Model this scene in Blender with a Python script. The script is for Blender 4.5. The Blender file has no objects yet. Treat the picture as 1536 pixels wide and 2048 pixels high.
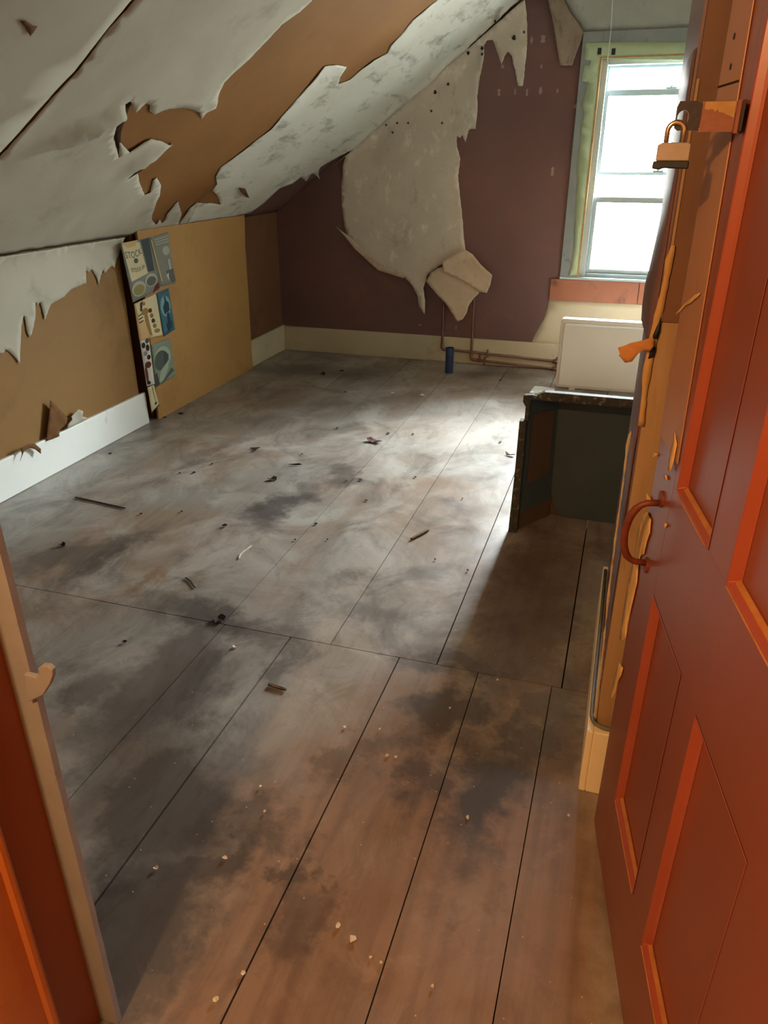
import bpy, bmesh, math, random
from mathutils import Vector, Matrix, noise
from mathutils.geometry import delaunay_2d_cdt

random.seed(7)
SC = bpy.context.scene
COL = SC.collection

# ------------------------------------------------------------------ camera
FPX, EYE = 1500.0, Vector((0, 0, 1.5))
PITCH = math.atan(714 / FPX)
YAW = math.atan(522 / math.hypot(FPX, 714))
FH = Vector((-math.sin(YAW), math.cos(YAW), 0))
RT = Vector((math.cos(YAW), math.sin(YAW), 0))
FW = FH * math.cos(PITCH) + Vector((0, 0, -math.sin(PITCH)))
UP = RT.cross(FW)
cam = bpy.data.cameras.new('camera')
cam.sensor_fit = 'VERTICAL'
cam.sensor_height = 36.0
cam.lens = 36.0 * FPX / 2048.0
cam.clip_start = 0.02
camo = bpy.data.objects.new('camera', cam)
COL.objects.link(camo)
m3 = Matrix((RT, UP, -FW)).transposed()
camo.matrix_world = Matrix.Translation(EYE) @ m3.to_4x4()
SC.camera = camo

# ------------------------------------------------------------------ exposure, sky, lamps
SC.view_settings.view_transform = 'Standard'
SC.view_settings.look = 'None'
SC.view_settings.gamma = 1.0
SC.view_settings.use_curve_mapping = False
SC.view_settings.exposure = 2.75

SKY_STRENGTH = 40.0
BULB_WATT = 17.0
BULB_LOC = (-0.62, -0.45, 2.15)

world = bpy.data.worlds.new('sky')
SC.world = world
world.use_nodes = True
nt = world.node_tree
nt.nodes.clear()
out = nt.nodes.new('ShaderNodeOutputWorld')
bg = nt.nodes.new('ShaderNodeBackground')
geo = nt.nodes.new('ShaderNodeTexCoord')
sep = nt.nodes.new('ShaderNodeSeparateXYZ')
rmp = nt.nodes.new('ShaderNodeValToRGB')
rmp.color_ramp.elements[0].position = 0.52
rmp.color_ramp.elements[0].color = (0.13, 0.135, 0.125, 1)
rmp.color_ramp.elements[1].position = 0.78
rmp.color_ramp.elements[1].color = (0.92, 0.98, 1.0, 1)
mp = nt.nodes.new('ShaderNodeMapRange')
mp.inputs[1].default_value = -1
mp.inputs[2].default_value = 1
nt.links.new(geo.outputs['Generated'], sep.inputs[0])
nt.links.new(sep.outputs[2], mp.inputs[0])
nt.links.new(mp.outputs[0], rmp.inputs[0])
nt.links.new(rmp.outputs[0], bg.inputs[0])
bg.inputs[1].default_value = SKY_STRENGTH
nt.links.new(bg.outputs[0], out.inputs[0])

pl = bpy.data.lights.new('window_portal', 'AREA')
pl.shape = 'RECTANGLE'
pl.size, pl.size_y = 0.80, 1.40
pl.cycles.is_portal = True
plo = bpy.data.objects.new('window_portal', pl)
COL.objects.link(plo)
plo.location = (0.045, 6.09, 1.375)
plo.rotation_euler = (math.radians(-90), 0, 0)

hb = bpy.data.lights.new('hall_bulb', 'POINT')
hb.energy = BULB_WATT
hb.color = (1.0, 0.60, 0.27)
hb.shadow_soft_size = 0.05
hbo = bpy.data.objects.new('hall_bulb', hb)
COL.objects.link(hbo)
hbo.location = BULB_LOC

# ------------------------------------------------------------------ helpers
def ray(x, y):
    return RT * ((x - 768) / FPX) + UP * ((1024 - y) / FPX) + FW

class Plane:
    """a real surface of the room: origin, two in-plane axes, normal into the room"""
    def __init__(s, o, u, v):
        s.o, s.u, s.v = Vector(o), Vector(u).normalized(), Vector(v).normalized()
        s.n = s.u.cross(s.v)
        if s.n.dot(EYE - s.o) < 0:
            s.n = -s.n
    def px(s, x, y):
        q = ray(x, y)
        t = (s.o - EYE).dot(s.n) / q.dot(s.n)
        p = EYE + q * t - s.o
        return (p.dot(s.u), p.dot(s.v))
    def at(s, a, b, h=0.0):
        return s.o + s.u * a + s.v * b + s.n * h

def on_floor(x, y, z=0.0):
    q = ray(x, y)
    return EYE + q * ((z - EYE.z) / q.z)
def on_y(x, y, Y):
    q = ray(x, y)
    return EYE + q * (Y / q.y)

class MB:
    def __init__(s):
        s.v, s.f = [], []
    def add(s, vs, fs):
        n = len(s.v)
        s.v += [Vector(p) for p in vs]
        s.f += [tuple(i + n for i in f) for f in fs]
        return s
    def box(s, x0, x1, y0, y1, z0, z1, fr=None):
        c = [(x, y, z) for z in (z0, z1) for y in (y0, y1) for x in (x0, x1)]
        if fr: c = [fr(*p) for p in c]
        return s.add(c, [(0, 2, 3, 1), (4, 5, 7, 6), (0, 1, 5, 4), (2, 6, 7, 3), (0, 4, 6, 2), (1, 3, 7, 5)])
    def prism(s, poly, h0, h1, fr):
        n = len(poly)
        vs = [fr(a, b, h0) for a, b in poly] + [fr(a, b, h1) for a, b in poly]
        fs = [tuple(range(n - 1, -1, -1)), tuple(range(n, 2 * n))]
        fs += [(i, (i + 1) % n, n + (i + 1) % n, n + i) for i in range(n)]
        return s.add(vs, fs)
    def tube(s, path, r, seg=12, cap=True):
        path = [Vector(p) for p in path]
        rings = []
        prev = None
        for i, p in enumerate(path):
            a = path[max(i - 1, 0)]
            b = path[min(i + 1, len(path) - 1)]
            t = (b - a).normalized()
            if prev is None:
                x = t.orthogonal().normalized()
            else:
                x = (prev - t * prev.dot(t)).normalized()
            prev = x
            y = t.cross(x)
            rr = r[i] if isinstance(r, (list, tuple)) else r
            rings.append([p + (x * math.cos(k * math.tau / seg) + y * math.sin(k * math.tau / seg)) * rr for k in range(seg)])
        vs = [q for g in rings for q in g]
        fs = []
        for i in range(len(rings) - 1):
            for k in range(seg):
                k2 = (k + 1) % seg
                fs.append((i * seg + k, i * seg + k2, (i + 1) * seg + k2, (i + 1) * seg + k))
        if cap:
            fs.append(tuple(range(seg - 1, -1, -1)))
            fs.append(tuple((len(rings) - 1) * seg + k for k in range(seg)))
        return s.add(vs, fs)
    def build(s, name, mat, parent=None, bevel=0.0, smooth=False, kind=None, label=None, recentre=True):
        me = bpy.data.meshes.new(name)
        off = Vector((0, 0, 0))
        if parent is None and recentre and kind != 'structure':
            xs = [p.x for p in s.v]; ys = [p.y for p in s.v]; zs = [p.z for p in s.v]
            off = Vector(((min(xs) + max(xs)) / 2, (min(ys) + max(ys)) / 2, min(zs)))
        me.from_pydata([p - off for p in s.v], [], s.f)
        me.update()
        bm = bmesh.new(); bm.from_mesh(me)
        bmesh.ops.recalc_face_normals(bm, faces=bm.faces)
        bm.to_mesh(me); bm.free()
        me.materials.append(mat)
        if smooth:
            for p in me.polygons: p.use_smooth = True
        o = bpy.data.objects.new(name, me)
        COL.objects.link(o)
        if parent is not None:
            o.parent = parent
            o.matrix_parent_inverse = Matrix.Translation(world_loc(parent)).inverted()
        else:
            o.location = off
        if bevel:
            b = o.modifiers.new('bevel', 'BEVEL')
            b.width = bevel; b.segments = 2; b.limit_method = 'ANGLE'; b.angle_limit = math.radians(40)
        if kind: o['kind'] = kind
        if label: o['label'] = label
        return o

def world_loc(o):
    p = Vector(o.location)
    if o.parent is not None and o.matrix_parent_inverse != Matrix.Identity(4):
        return p                        # children keep world coordinates
    return p

def tag(o, label, cat, group=None, kind=None):
    o['label'] = label
    o['category'] = cat
    if group: o['group'] = group
    if kind: o['kind'] = kind
    return o

def thing(name, label, cat, loc, group=None):
    o = bpy.data.objects.new(name, None)
    o.empty_display_size = 0.05
    COL.objects.link(o)
    o.location = loc
    return tag(o, label, cat, group)

# ---------- sheets of paper: a torn outline on a real surface, with thickness and curled edges
def inside(p, poly):
    c = False
    x, y = p
    j = len(poly) - 1
    for i in range(len(poly)):
        xi, yi = poly[i]; xj, yj = poly[j]
        if (yi > y) != (yj > y) and x < (xj - xi) * (y - yi) / (yj - yi) + xi:
            c = not c
        j = i
    return c
def seg_d(p, a, b):
    ax, ay = a; bx, by = b; px, py = p
    dx, dy = bx - ax, by - ay
    L = dx * dx + dy * dy
    t = 0 if L == 0 else max(0, min(1, ((px - ax) * dx + (py - ay) * dy) / L))
    return math.hypot(px - ax - t * dx, py - ay - t * dy)
def nz(a, b, c, s=1.0):
    return noise.noise(Vector((a * s, b * s, c)))

def outline(poly, step, jit, seed):
    res = []
    n = len(poly)
    for i in range(n):
        a = Vector(poly[i]); b = Vector(poly[(i + 1) % n])
        L = (b - a).length
        k = max(1, int(L / step))
        k = min(k, 160)
        t = (b - a).normalized() if L > 1e-9 else Vector((1, 0))
        nn = Vector((-t.y, t.x))
        for q in range(k):
            p = a.lerp(b, q / k)
            if q:
                w = jit * (nz(p.x, p.y, seed, 28) + 0.6 * nz(p.x, p.y, seed + 3, 75) + 0.5 * nz(p.x, p.y, seed + 7, 160))
                p = p + nn * w
            res.append((p.x, p.y))
    return res

def sheet(name, plane, pts, mat, label=None, cat=None, parent=None, lift=0.004, curl=0.012, rad=0.03, step=0.012, jit=0.004,
          grid=0.03, thick=0.0015, seed=1.0, fn=None, wave=0.002, px=True, group=None, free=None, clamp=None, kind=None):
    poly = [plane.px(*p) for p in pts] if px else list(pts)
    if clamp: poly = [clamp(*p) for p in poly]
    pol = outline(poly, step, jit, seed)
    if clamp: pol = [clamp(*p) for p in pol]
    us = [p[0] for p in pol]; vs = [p[1] for p in pol]
    ins = []
    a = min(us)
    while a < max(us):
        b = min(vs)
        while b < max(vs):
            q = (a + random.uniform(-.2, .2) * grid, b + random.uniform(-.2, .2) * grid)
            if inside(q, pol) and min(seg_d(q, pol[i], pol[i - 1]) for i in range(len(pol))) > grid * 0.3:
                ins.append(q)
            b += grid
        a += grid
    vv = [Vector(p) for p in pol + ins]
    n = len(pol)
    r = delaunay_2d_cdt(vv, [], [list(range(n))], 1, 1e-6)
    V, F = r[0], r[2]
    # ring of "free" edges: all unless told otherwise (corner list of source polygon)
    if free is None:
        fsegs = [(pol[i], pol[i - 1]) for i in range(n)]
    else:
        fsegs = [(poly[i], poly[(i + 1) % len(poly)]) for i in free]
    mb = MB()
    pos = []
    for p in V:
        h = lift + wave * nz(p.x, p.y, seed, 9)
        if curl and fsegs:
            d = min(seg_d((p.x, p.y), s0, s1) for s0, s1 in fsegs)
            k = 0.55 + 0.9 * nz(p.x, p.y, seed + 11, 7)
            h += curl * max(0.05, k) * math.exp(-d / rad)
        if fn: h += fn(p.x, p.y)
        pos.append(plane.at(p.x, p.y, max(h, 0.0015)))
    mb.add(pos, [tuple(f) for f in F])
    o = mb.build(name, mat, parent, smooth=True, kind=kind)
    # make the front face look into the room
    me = o.data
    if sum(1 if f.normal.dot(plane.n) > 0 else -1 for f in me.polygons) < 0:
        me.flip_normals()
    so = o.modifiers.new('thickness', 'SOLIDIFY')
    so.thickness = thick; so.offset = 1.0
    if label and cat: tag(o, label, cat, group)
    elif label: o['label'] = label
    return o

# ------------------------------------------------------------------ materials
def srgb(r, g, b):
    f = lambda c: (c / 255 / 12.92) if c / 255 <= 0.04045 else ((c / 255 + 0.055) / 1.055) ** 2.4
    return (f(r), f(g), f(b), 1)

class NT:
    def __init__(s, name):
        s.m = bpy.data.materials.new(name)
        s.m.use_nodes = True
        s.t = s.m.node_tree
        s.b = s.t.nodes['Principled BSDF']
        tc = s.t.nodes.new('ShaderNodeNewGeometry')
        s.co = tc.outputs['Position']
        s.isl = tc.outputs['Random Per Island']
    def link(s, a, b): s.t.links.new(a, b)
    def mapping(s, scale=(1, 1, 1), loc=(0, 0, 0), rot=(0, 0, 0), src=None):
        n = s.t.nodes.new('ShaderNodeMapping')
        n.inputs['Scale'].default_value = scale
        n.inputs['Location'].default_value = loc
        n.inputs['Rotation'].default_value = rot
        s.link(src or s.co, n.inputs[0])
        return n.outputs[0]
    def noise(s, scale, detail=4, rough=0.55, vec=None, dist=0.0):
        n = s.t.nodes.new('ShaderNodeTexNoise')
        n.inputs['Scale'].default_value = scale
        n.inputs['Detail'].default_value = detail
        n.inputs['Roughness'].default_value = rough
        n.inputs['Distortion'].default_value = dist
        s.link(vec or s.co, n.inputs['Vector'])
        return n.outputs['Fac']
    def ramp(s, fac, stops):
        n = s.t.nodes.new('ShaderNodeValToRGB')
        e = n.color_ramp.elements
        while len(e) < len(stops): e.new(0.5)
        for i, (p, c) in enumerate(stops):
            e[i].position = p
            e[i].color = c if isinstance(c, tuple) else (c, c, c, 1)
        s.link(fac, n.inputs[0])
        return n.outputs[0]
    def mix(s, fac, a, b, mode='MIX'):
        n = s.t.nodes.new('ShaderNodeMix')
        n.data_type = 'RGBA'
        n.blend_type = mode
        for inp, v in ((n.inputs[0], fac), (n.inputs[6], a), (n.inputs[7], b)):
            if isinstance(v, (int, float, tuple)): inp.default_value = v
            else: s.link(v, inp)
        return n.outputs[2]
    def bump(s, h, strength, dist=0.01):
        n = s.t.nodes.new('ShaderNodeBump')
        n.inputs['Strength'].default_value = strength
        n.inputs['Distance'].default_value = dist
        s.link(h, n.inputs['Height'])
        s.link(n.outputs[0], s.b.inputs['Normal'])
    def done(s, col, rough=0.7, spec=0.4, metal=0.0):
        if isinstance(col, tuple): s.b.inputs['Base Color'].default_value = col
        else: s.link(col, s.b.inputs['Base Color'])
        if isinstance(rough, (int, float)): s.b.inputs['Roughness'].default_value = rough
        else: s.link(rough, s.b.inputs['Roughness'])
        s.b.inputs['Specular IOR Level'].default_value = spec
        s.b.inputs['Metallic'].default_value = metal
        return s.m

def mottled(name, a, b, scale=3.0, rough=0.75, spec=0.3, stain=None, stain_amt=(0.55, 0.75), stain_scale=5.0, fine=60, bump=0.15, metal=0.0, stretch=(1, 1, 1)):
    k = NT(name)
    v = k.mapping(scale=stretch)
    c = k.mix(k.ramp(k.noise(scale, 5, 0.6, v), [(0.3, 0.0), (0.7, 1.0)]), a, b)
    if stain:
        f = k.ramp(k.noise(stain_scale, 6, 0.68, k.mapping(scale=stretch, loc=(3, 1, 7)), 0.4), [(stain_amt[0], 0.0), (stain_amt[1], 1.0)])
        c = k.mix(f, c, stain)
    g = k.noise(fine, 4, 0.6)
    c = k.mix(k.ramp(g, [(0.25, 0.35), (0.75, 0.0)]), c, (0, 0, 0, 1)) if False else c
    k.bump(g, bump, 0.004)
    return k.done(c, rough, spec, metal)

M = {}
M['ceil_board'] = mottled('brown_wallboard', srgb(128, 88, 46), srgb(142, 100, 56), 2.0, 0.75, 0.25, srgb(104, 70, 36), (0.58, 0.8), 2.5, 90, 0.05)
M['paper'] = mottled('whitewashed_paper', srgb(172, 168, 152), srgb(186, 182, 168), 1.6, 0.85, 0.2, srgb(140, 134, 118), (0.56, 0.80), 2.2, 40, 0.12)
M['paper_mould'] = mottled('mouldy_paper', srgb(196, 195, 184), srgb(210, 210, 200), 2.0, 0.85, 0.2, srgb(118, 114, 100), (0.52, 0.72), 5.0, 40, 0.15, stretch=(1.6, 0.7, 1.6))
k = NT('flaking_wall_paper')
c = k.mix(k.ramp(k.noise(2.2, 5, 0.6), [(0.35, 0.0), (0.65, 1.0)]), srgb(206, 192, 176), srgb(186, 178, 164))
c = k.mix(k.ramp(k.noise(7, 7, 0.72, k.mapping(scale=(1.15, 1, 0.8))), [(0.54, 0.0), (0.66, 0.85)]), c, srgb(224, 214, 198))
c = k.mix(k.ramp(k.noise(5, 7, 0.72, k.mapping(scale=(1.3, 1, 0.7), loc=(4, 0, 2))), [(0.58, 0.0), (0.72, 0.7)]), c, srgb(142, 134, 122))
k.bump(k.noise(50, 4, 0.6), 0.15, 0.003)
M['wall_paper'] = k.done(c, 0.85, 0.2)
M['card'] = mottled('paper_backing', srgb(204, 184, 160), srgb(190, 170, 146), 6, 0.85, 0.2, srgb(158, 136, 114), (0.58, 0.75), 14, 80, 0.12)
M['brown_grey_paper'] = mottled('brown_grey_paper', srgb(156, 140, 124), srgb(136, 120, 104), 9, 0.85, 0.2, srgb(104, 88, 74), (0.52, 0.7), 14, 60, 0.15, stretch=(1.5, 1, .6))
M['maroon'] = mottled('maroon_wall_paint', srgb(112, 80, 77), srgb(100, 72, 71), 1.2, 0.45, 0.5, srgb(122, 82, 72), (0.5, 0.75), 1.6, 30, 0.05)
M['tan_board'] = mottled('tan_hardboard', srgb(160, 120, 66), srgb(174, 134, 78), 1.4, 0.55, 0.35, srgb(142, 102, 52), (0.55, 0.8), 2.0, 80, 0.05)
M['tan_board_near'] = mottled('tan_wallboard', srgb(128, 95, 48), srgb(140, 104, 55), 1.4, 0.65, 0.3, srgb(114, 82, 40), (0.55, 0.8), 2.0, 80, 0.05)
M['plaster_fleck'] = mottled('plaster_fleck', srgb(160, 140, 138), srgb(146, 126, 124), 30, 0.8, 0.2)
M['brown_wall'] = mottled('brown_wall_paint', srgb(118, 82, 58), srgb(104, 70, 50), 2, 0.55, 0.35, srgb(92, 62, 46), (0.55, 0.75), 4, 40, 0.05)
M['tan_torn'] = mottled('torn_tan_board', srgb(196, 156, 102), srgb(176, 136, 84), 12, 0.8, 0.2, None, bump=0.2)
M['brown_torn'] = mottled('torn_brown_paper', srgb(96, 64, 34), srgb(114, 78, 42), 20, 0.8, 0.2)
M['orange_torn'] = mottled('torn_orange_paper', srgb(198, 140, 88), srgb(180, 120, 70), 20, 0.8, 0.2)
M['dark_void'] = mottled('dark_timber_and_shade', srgb(58, 40, 26), srgb(44, 30, 20), 8, 0.9, 0.1)
M['white_board'] = mottled('white_gloss_paint', srgb(232, 236, 232), srgb(226, 230, 226), 3, 0.45, 0.45, srgb(190, 190, 180), (0.62, 0.8), 6, 60, 0.03)
M['cream_board'] = mottled('cream_gloss_paint', srgb(196, 184, 156), srgb(184, 172, 146), 3, 0.5, 0.4, srgb(150, 134, 106), (0.6, 0.8), 6, 60, 0.04)
M['cream_end'] = mottled('cream_end_paint', srgb(240, 226, 192), srgb(232, 218, 184), 6, 0.55, 0.4, srgb(206, 186, 150), (0.66, 0.8), 10, 60, 0.04)
M['green_casing'] = mottled('pale_green_paint', srgb(180, 196, 160), srgb(172, 188, 152), 5, 0.55, 0.4, srgb(150, 160, 138), (0.66, 0.78), 9, 60, 0.06, stretch=(1, 1, .6))
M['grey_casing'] = mottled('blue_grey_primer', srgb(142, 146, 144), srgb(128, 134, 134), 6, 0.65, 0.3, srgb(88, 92, 88), (0.58, 0.75), 12, 60, 0.08)
M['grey_plaster'] = mottled('grey_plaster', srgb(172, 172, 164), srgb(156, 158, 152), 4, 0.9, 0.15, srgb(132, 132, 124), (0.56, 0.75), 7, 50, 0.2)
M['apron'] = mottled('orange_brown_board', srgb(164, 104, 78), srgb(150, 92, 68), 3, 0.55, 0.35, srgb(112, 72, 58), (0.56, 0.72), 7, 60, 0.05)
M['upvc'] = mottled('white_window_plastic', srgb(172, 186, 188), srgb(164, 178, 182), 5, 0.35, 0.5, bump=0.01)
M['gold_edge'] = mottled('bare_wood_edge', srgb(184, 150, 100), srgb(160, 124, 80), 20, 0.7, 0.3)
M['copper'] = mottled('tarnished_copper', srgb(128, 92, 78), srgb(104, 74, 64), 18, 0.45, 0.5, srgb(80, 60, 52), (0.55, 0.75), 20, 60, 0.05, metal=0.35)
M['blue_pipe'] = mottled('dark_blue_plastic', srgb(36, 58, 96), srgb(28, 48, 82), 10, 0.4, 0.5, bump=0.02)
M['radiator'] = mottled('cream_white_enamel', srgb(224, 212, 198), srgb(216, 204, 190), 3, 0.28, 0.5, bump=0.01)
M['bright_white'] = mottled('bright_white_finish', srgb(232, 236, 234), srgb(226, 232, 230), 3, 0.3, 0.5, bump=0.01)
M['green_tub'] = mottled('dark_green_plastic', srgb(68, 80, 80), srgb(61, 72, 72), 5, 0.5, 0.35, srgb(84, 86, 78), (0.6, 0.8), 8, 90, 0.04)
M['tub_rim'] = mottled('scuffed_rim', srgb(70, 66, 54), srgb(46, 48, 42), 40, 0.7, 0.3, srgb(132, 118, 96), (0.55, 0.66), 45, 90, 0.2)
M['tub_label'] = mottled('brown_light_stop', srgb(92, 72, 54), srgb(84, 64, 48), 10, 0.7, 0.3)
M['door_red'] = mottled('red_gloss_paint', srgb(136, 74, 53), srgb(126, 67, 50), 3, 0.30, 0.5, srgb(118, 67, 53), (0.58, 0.8), 4, 40, 0.03)
M['door_red_lit'] = mottled('lit_red_gloss_paint', srgb(152, 72, 48), srgb(142, 66, 44), 6, 0.3, 0.5, bump=0.02)
M['stile_orange'] = mottled('orange_brown_gloss_paint', srgb(172, 122, 86), srgb(160, 112, 80), 4, 0.42, 0.4, srgb(142, 98, 74), (0.6, 0.8), 9, 60, 0.04)
M['chip'] = mottled('bare_chipped_wood', srgb(226, 184, 120), srgb(206, 160, 98), 25, 0.8, 0.2)
M['chip_dull'] = mottled('worn_bevel_wood', srgb(176, 120, 64), srgb(150, 92, 48), 25, 0.6, 0.3)
M['post'] = mottled('bare_stud_wood', srgb(172, 140, 104), srgb(152, 120, 86), 6, 0.75, 0.25, srgb(128, 88, 56), (0.56, 0.75), 10, 60, 0.1, stretch=(4, 4, .5))
M['post_pale'] = mottled('pale_plaster_edge', srgb(196, 180, 152), srgb(172, 152, 122), 20, 0.85, 0.2, srgb(140, 112, 78), (0.55, 0.7), 30)
M['jamb_red'] = mottled('dark_red_jamb_paint', srgb(142, 76, 46), srgb(132, 70, 44), 5, 0.4, 0.45, srgb(120, 62, 40), (0.6, 0.8), 10, 50, 0.05)
M['jamb_red_lit'] = mottled('lit_jamb_paint', srgb(188, 106, 34), srgb(176, 98, 32), 5, 0.35, 0.5, srgb(160, 66, 28), (0.6, 0.8), 10, 50, 0.05)
M['jamb_beige'] = mottled('beige_stop_paint', srgb(146, 143, 143), srgb(136, 133, 133), 14, 0.6, 0.35, srgb(122, 114, 110), (0.6, 0.8), 30, 50, 0.08)
M['brass_lock'] = mottled('laminated_steel', srgb(162, 150, 142), srgb(148, 136, 128), 30, 0.4, 0.5, metal=0.4, bump=0.02)
M['black_rubber'] = mottled('black_bumper', srgb(34, 40, 48), srgb(28, 32, 40), 20, 0.5, 0.4)
M['steel'] = mottled('bright_shackle', srgb(206, 186, 160), srgb(190, 170, 146), 20, 0.22, 0.5, metal=0.9, bump=0.01)
M['dark_steel'] = mottled('dark_painted_steel', srgb(46, 36, 40), srgb(38, 30, 34), 20, 0.5, 0.4)
M['hasp_paint'] = mottled('brown_painted_hasp', srgb(140, 86, 68), srgb(128, 76, 60), 20, 0.45, 0.4)
M['hasp_chip'] = mottled('chipped_brass', srgb(178, 140, 84), srgb(158, 118, 66), 40, 0.6, 0.4)
M['iron'] = mottled('rusty_iron', srgb(120, 56, 36), srgb(100, 46, 32), 30, 0.5, 0.4)
M['black_iron'] = mottled('black_iron', srgb(40, 40, 38), srgb(30, 30, 30), 30, 0.6, 0.4)
M['cable'] = mottled('grey_cable', srgb(112, 112, 100), srgb(98, 98, 90), 20, 0.6, 0.4)
M['string'] = mottled('white_string', srgb(225, 228, 226), srgb(215, 218, 216), 20, 0.7, 0.3)
M['hall_paint'] = mottled('hall_cream_paint', srgb(190, 160, 120), srgb(180, 150, 112), 2, 0.8, 0.2)
M['hall_dark'] = mottled('hall_dark_boarding', srgb(92, 62, 40), srgb(80, 54, 36), 2, 0.8, 0.2)
M['chip_white'] = mottled('white_paint_flake', srgb(214, 204, 186), srgb(196, 186, 168), 40, 0.8, 0.2)
M['chip_dark'] = mottled('dark_flake', srgb(56, 44, 38), srgb(40, 32, 28), 40, 0.8, 0.2)
M['chip_maroon'] = mottled('maroon_flake', srgb(80, 42, 36), srgb(66, 34, 30), 40, 0.6, 0.3)
M['stick'] = mottled('old_splinter_wood', srgb(112, 84, 52), srgb(84, 60, 38), 40, 0.8, 0.2, srgb(52, 40, 30), (0.5, 0.62), 60)
M['stick_dark'] = mottled('dark_splinter_wood', srgb(60, 40, 32), srgb(48, 32, 26), 40, 0.8, 0.2)

def glass():
    k = NT('window_glass')
    t = k.t
    tr = t.nodes.new('ShaderNodeBsdfTransparent')
    tr.inputs[0].default_value = (0.97, 0.99, 0.99, 1)
    gl = t.nodes.new('ShaderNodeBsdfGlossy')
    gl.inputs['Roughness'].default_value = 0.03
    fr = t.nodes.new('ShaderNodeFresnel')
    fr.inputs[0].default_value = 1.3
    mx = t.nodes.new('ShaderNodeMixShader')
    t.links.new(fr.outputs[0], mx.inputs[0])
    t.links.new(tr.outputs[0], mx.inputs[1])
    t.links.new(gl.outputs[0], mx.inputs[2])
    t.links.new(mx.outputs[0], t.nodes['Material Output'].inputs[0])
    return k.m
M['glass'] = glass()

def flat(name, c, rough=0.7):
    k = NT(name)
    c2 = tuple(x * 0.88 for x in c[:3]) + (1,)
    return k.done(k.mix(k.noise(60, 4), c, c2), rough, 0.25)

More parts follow.
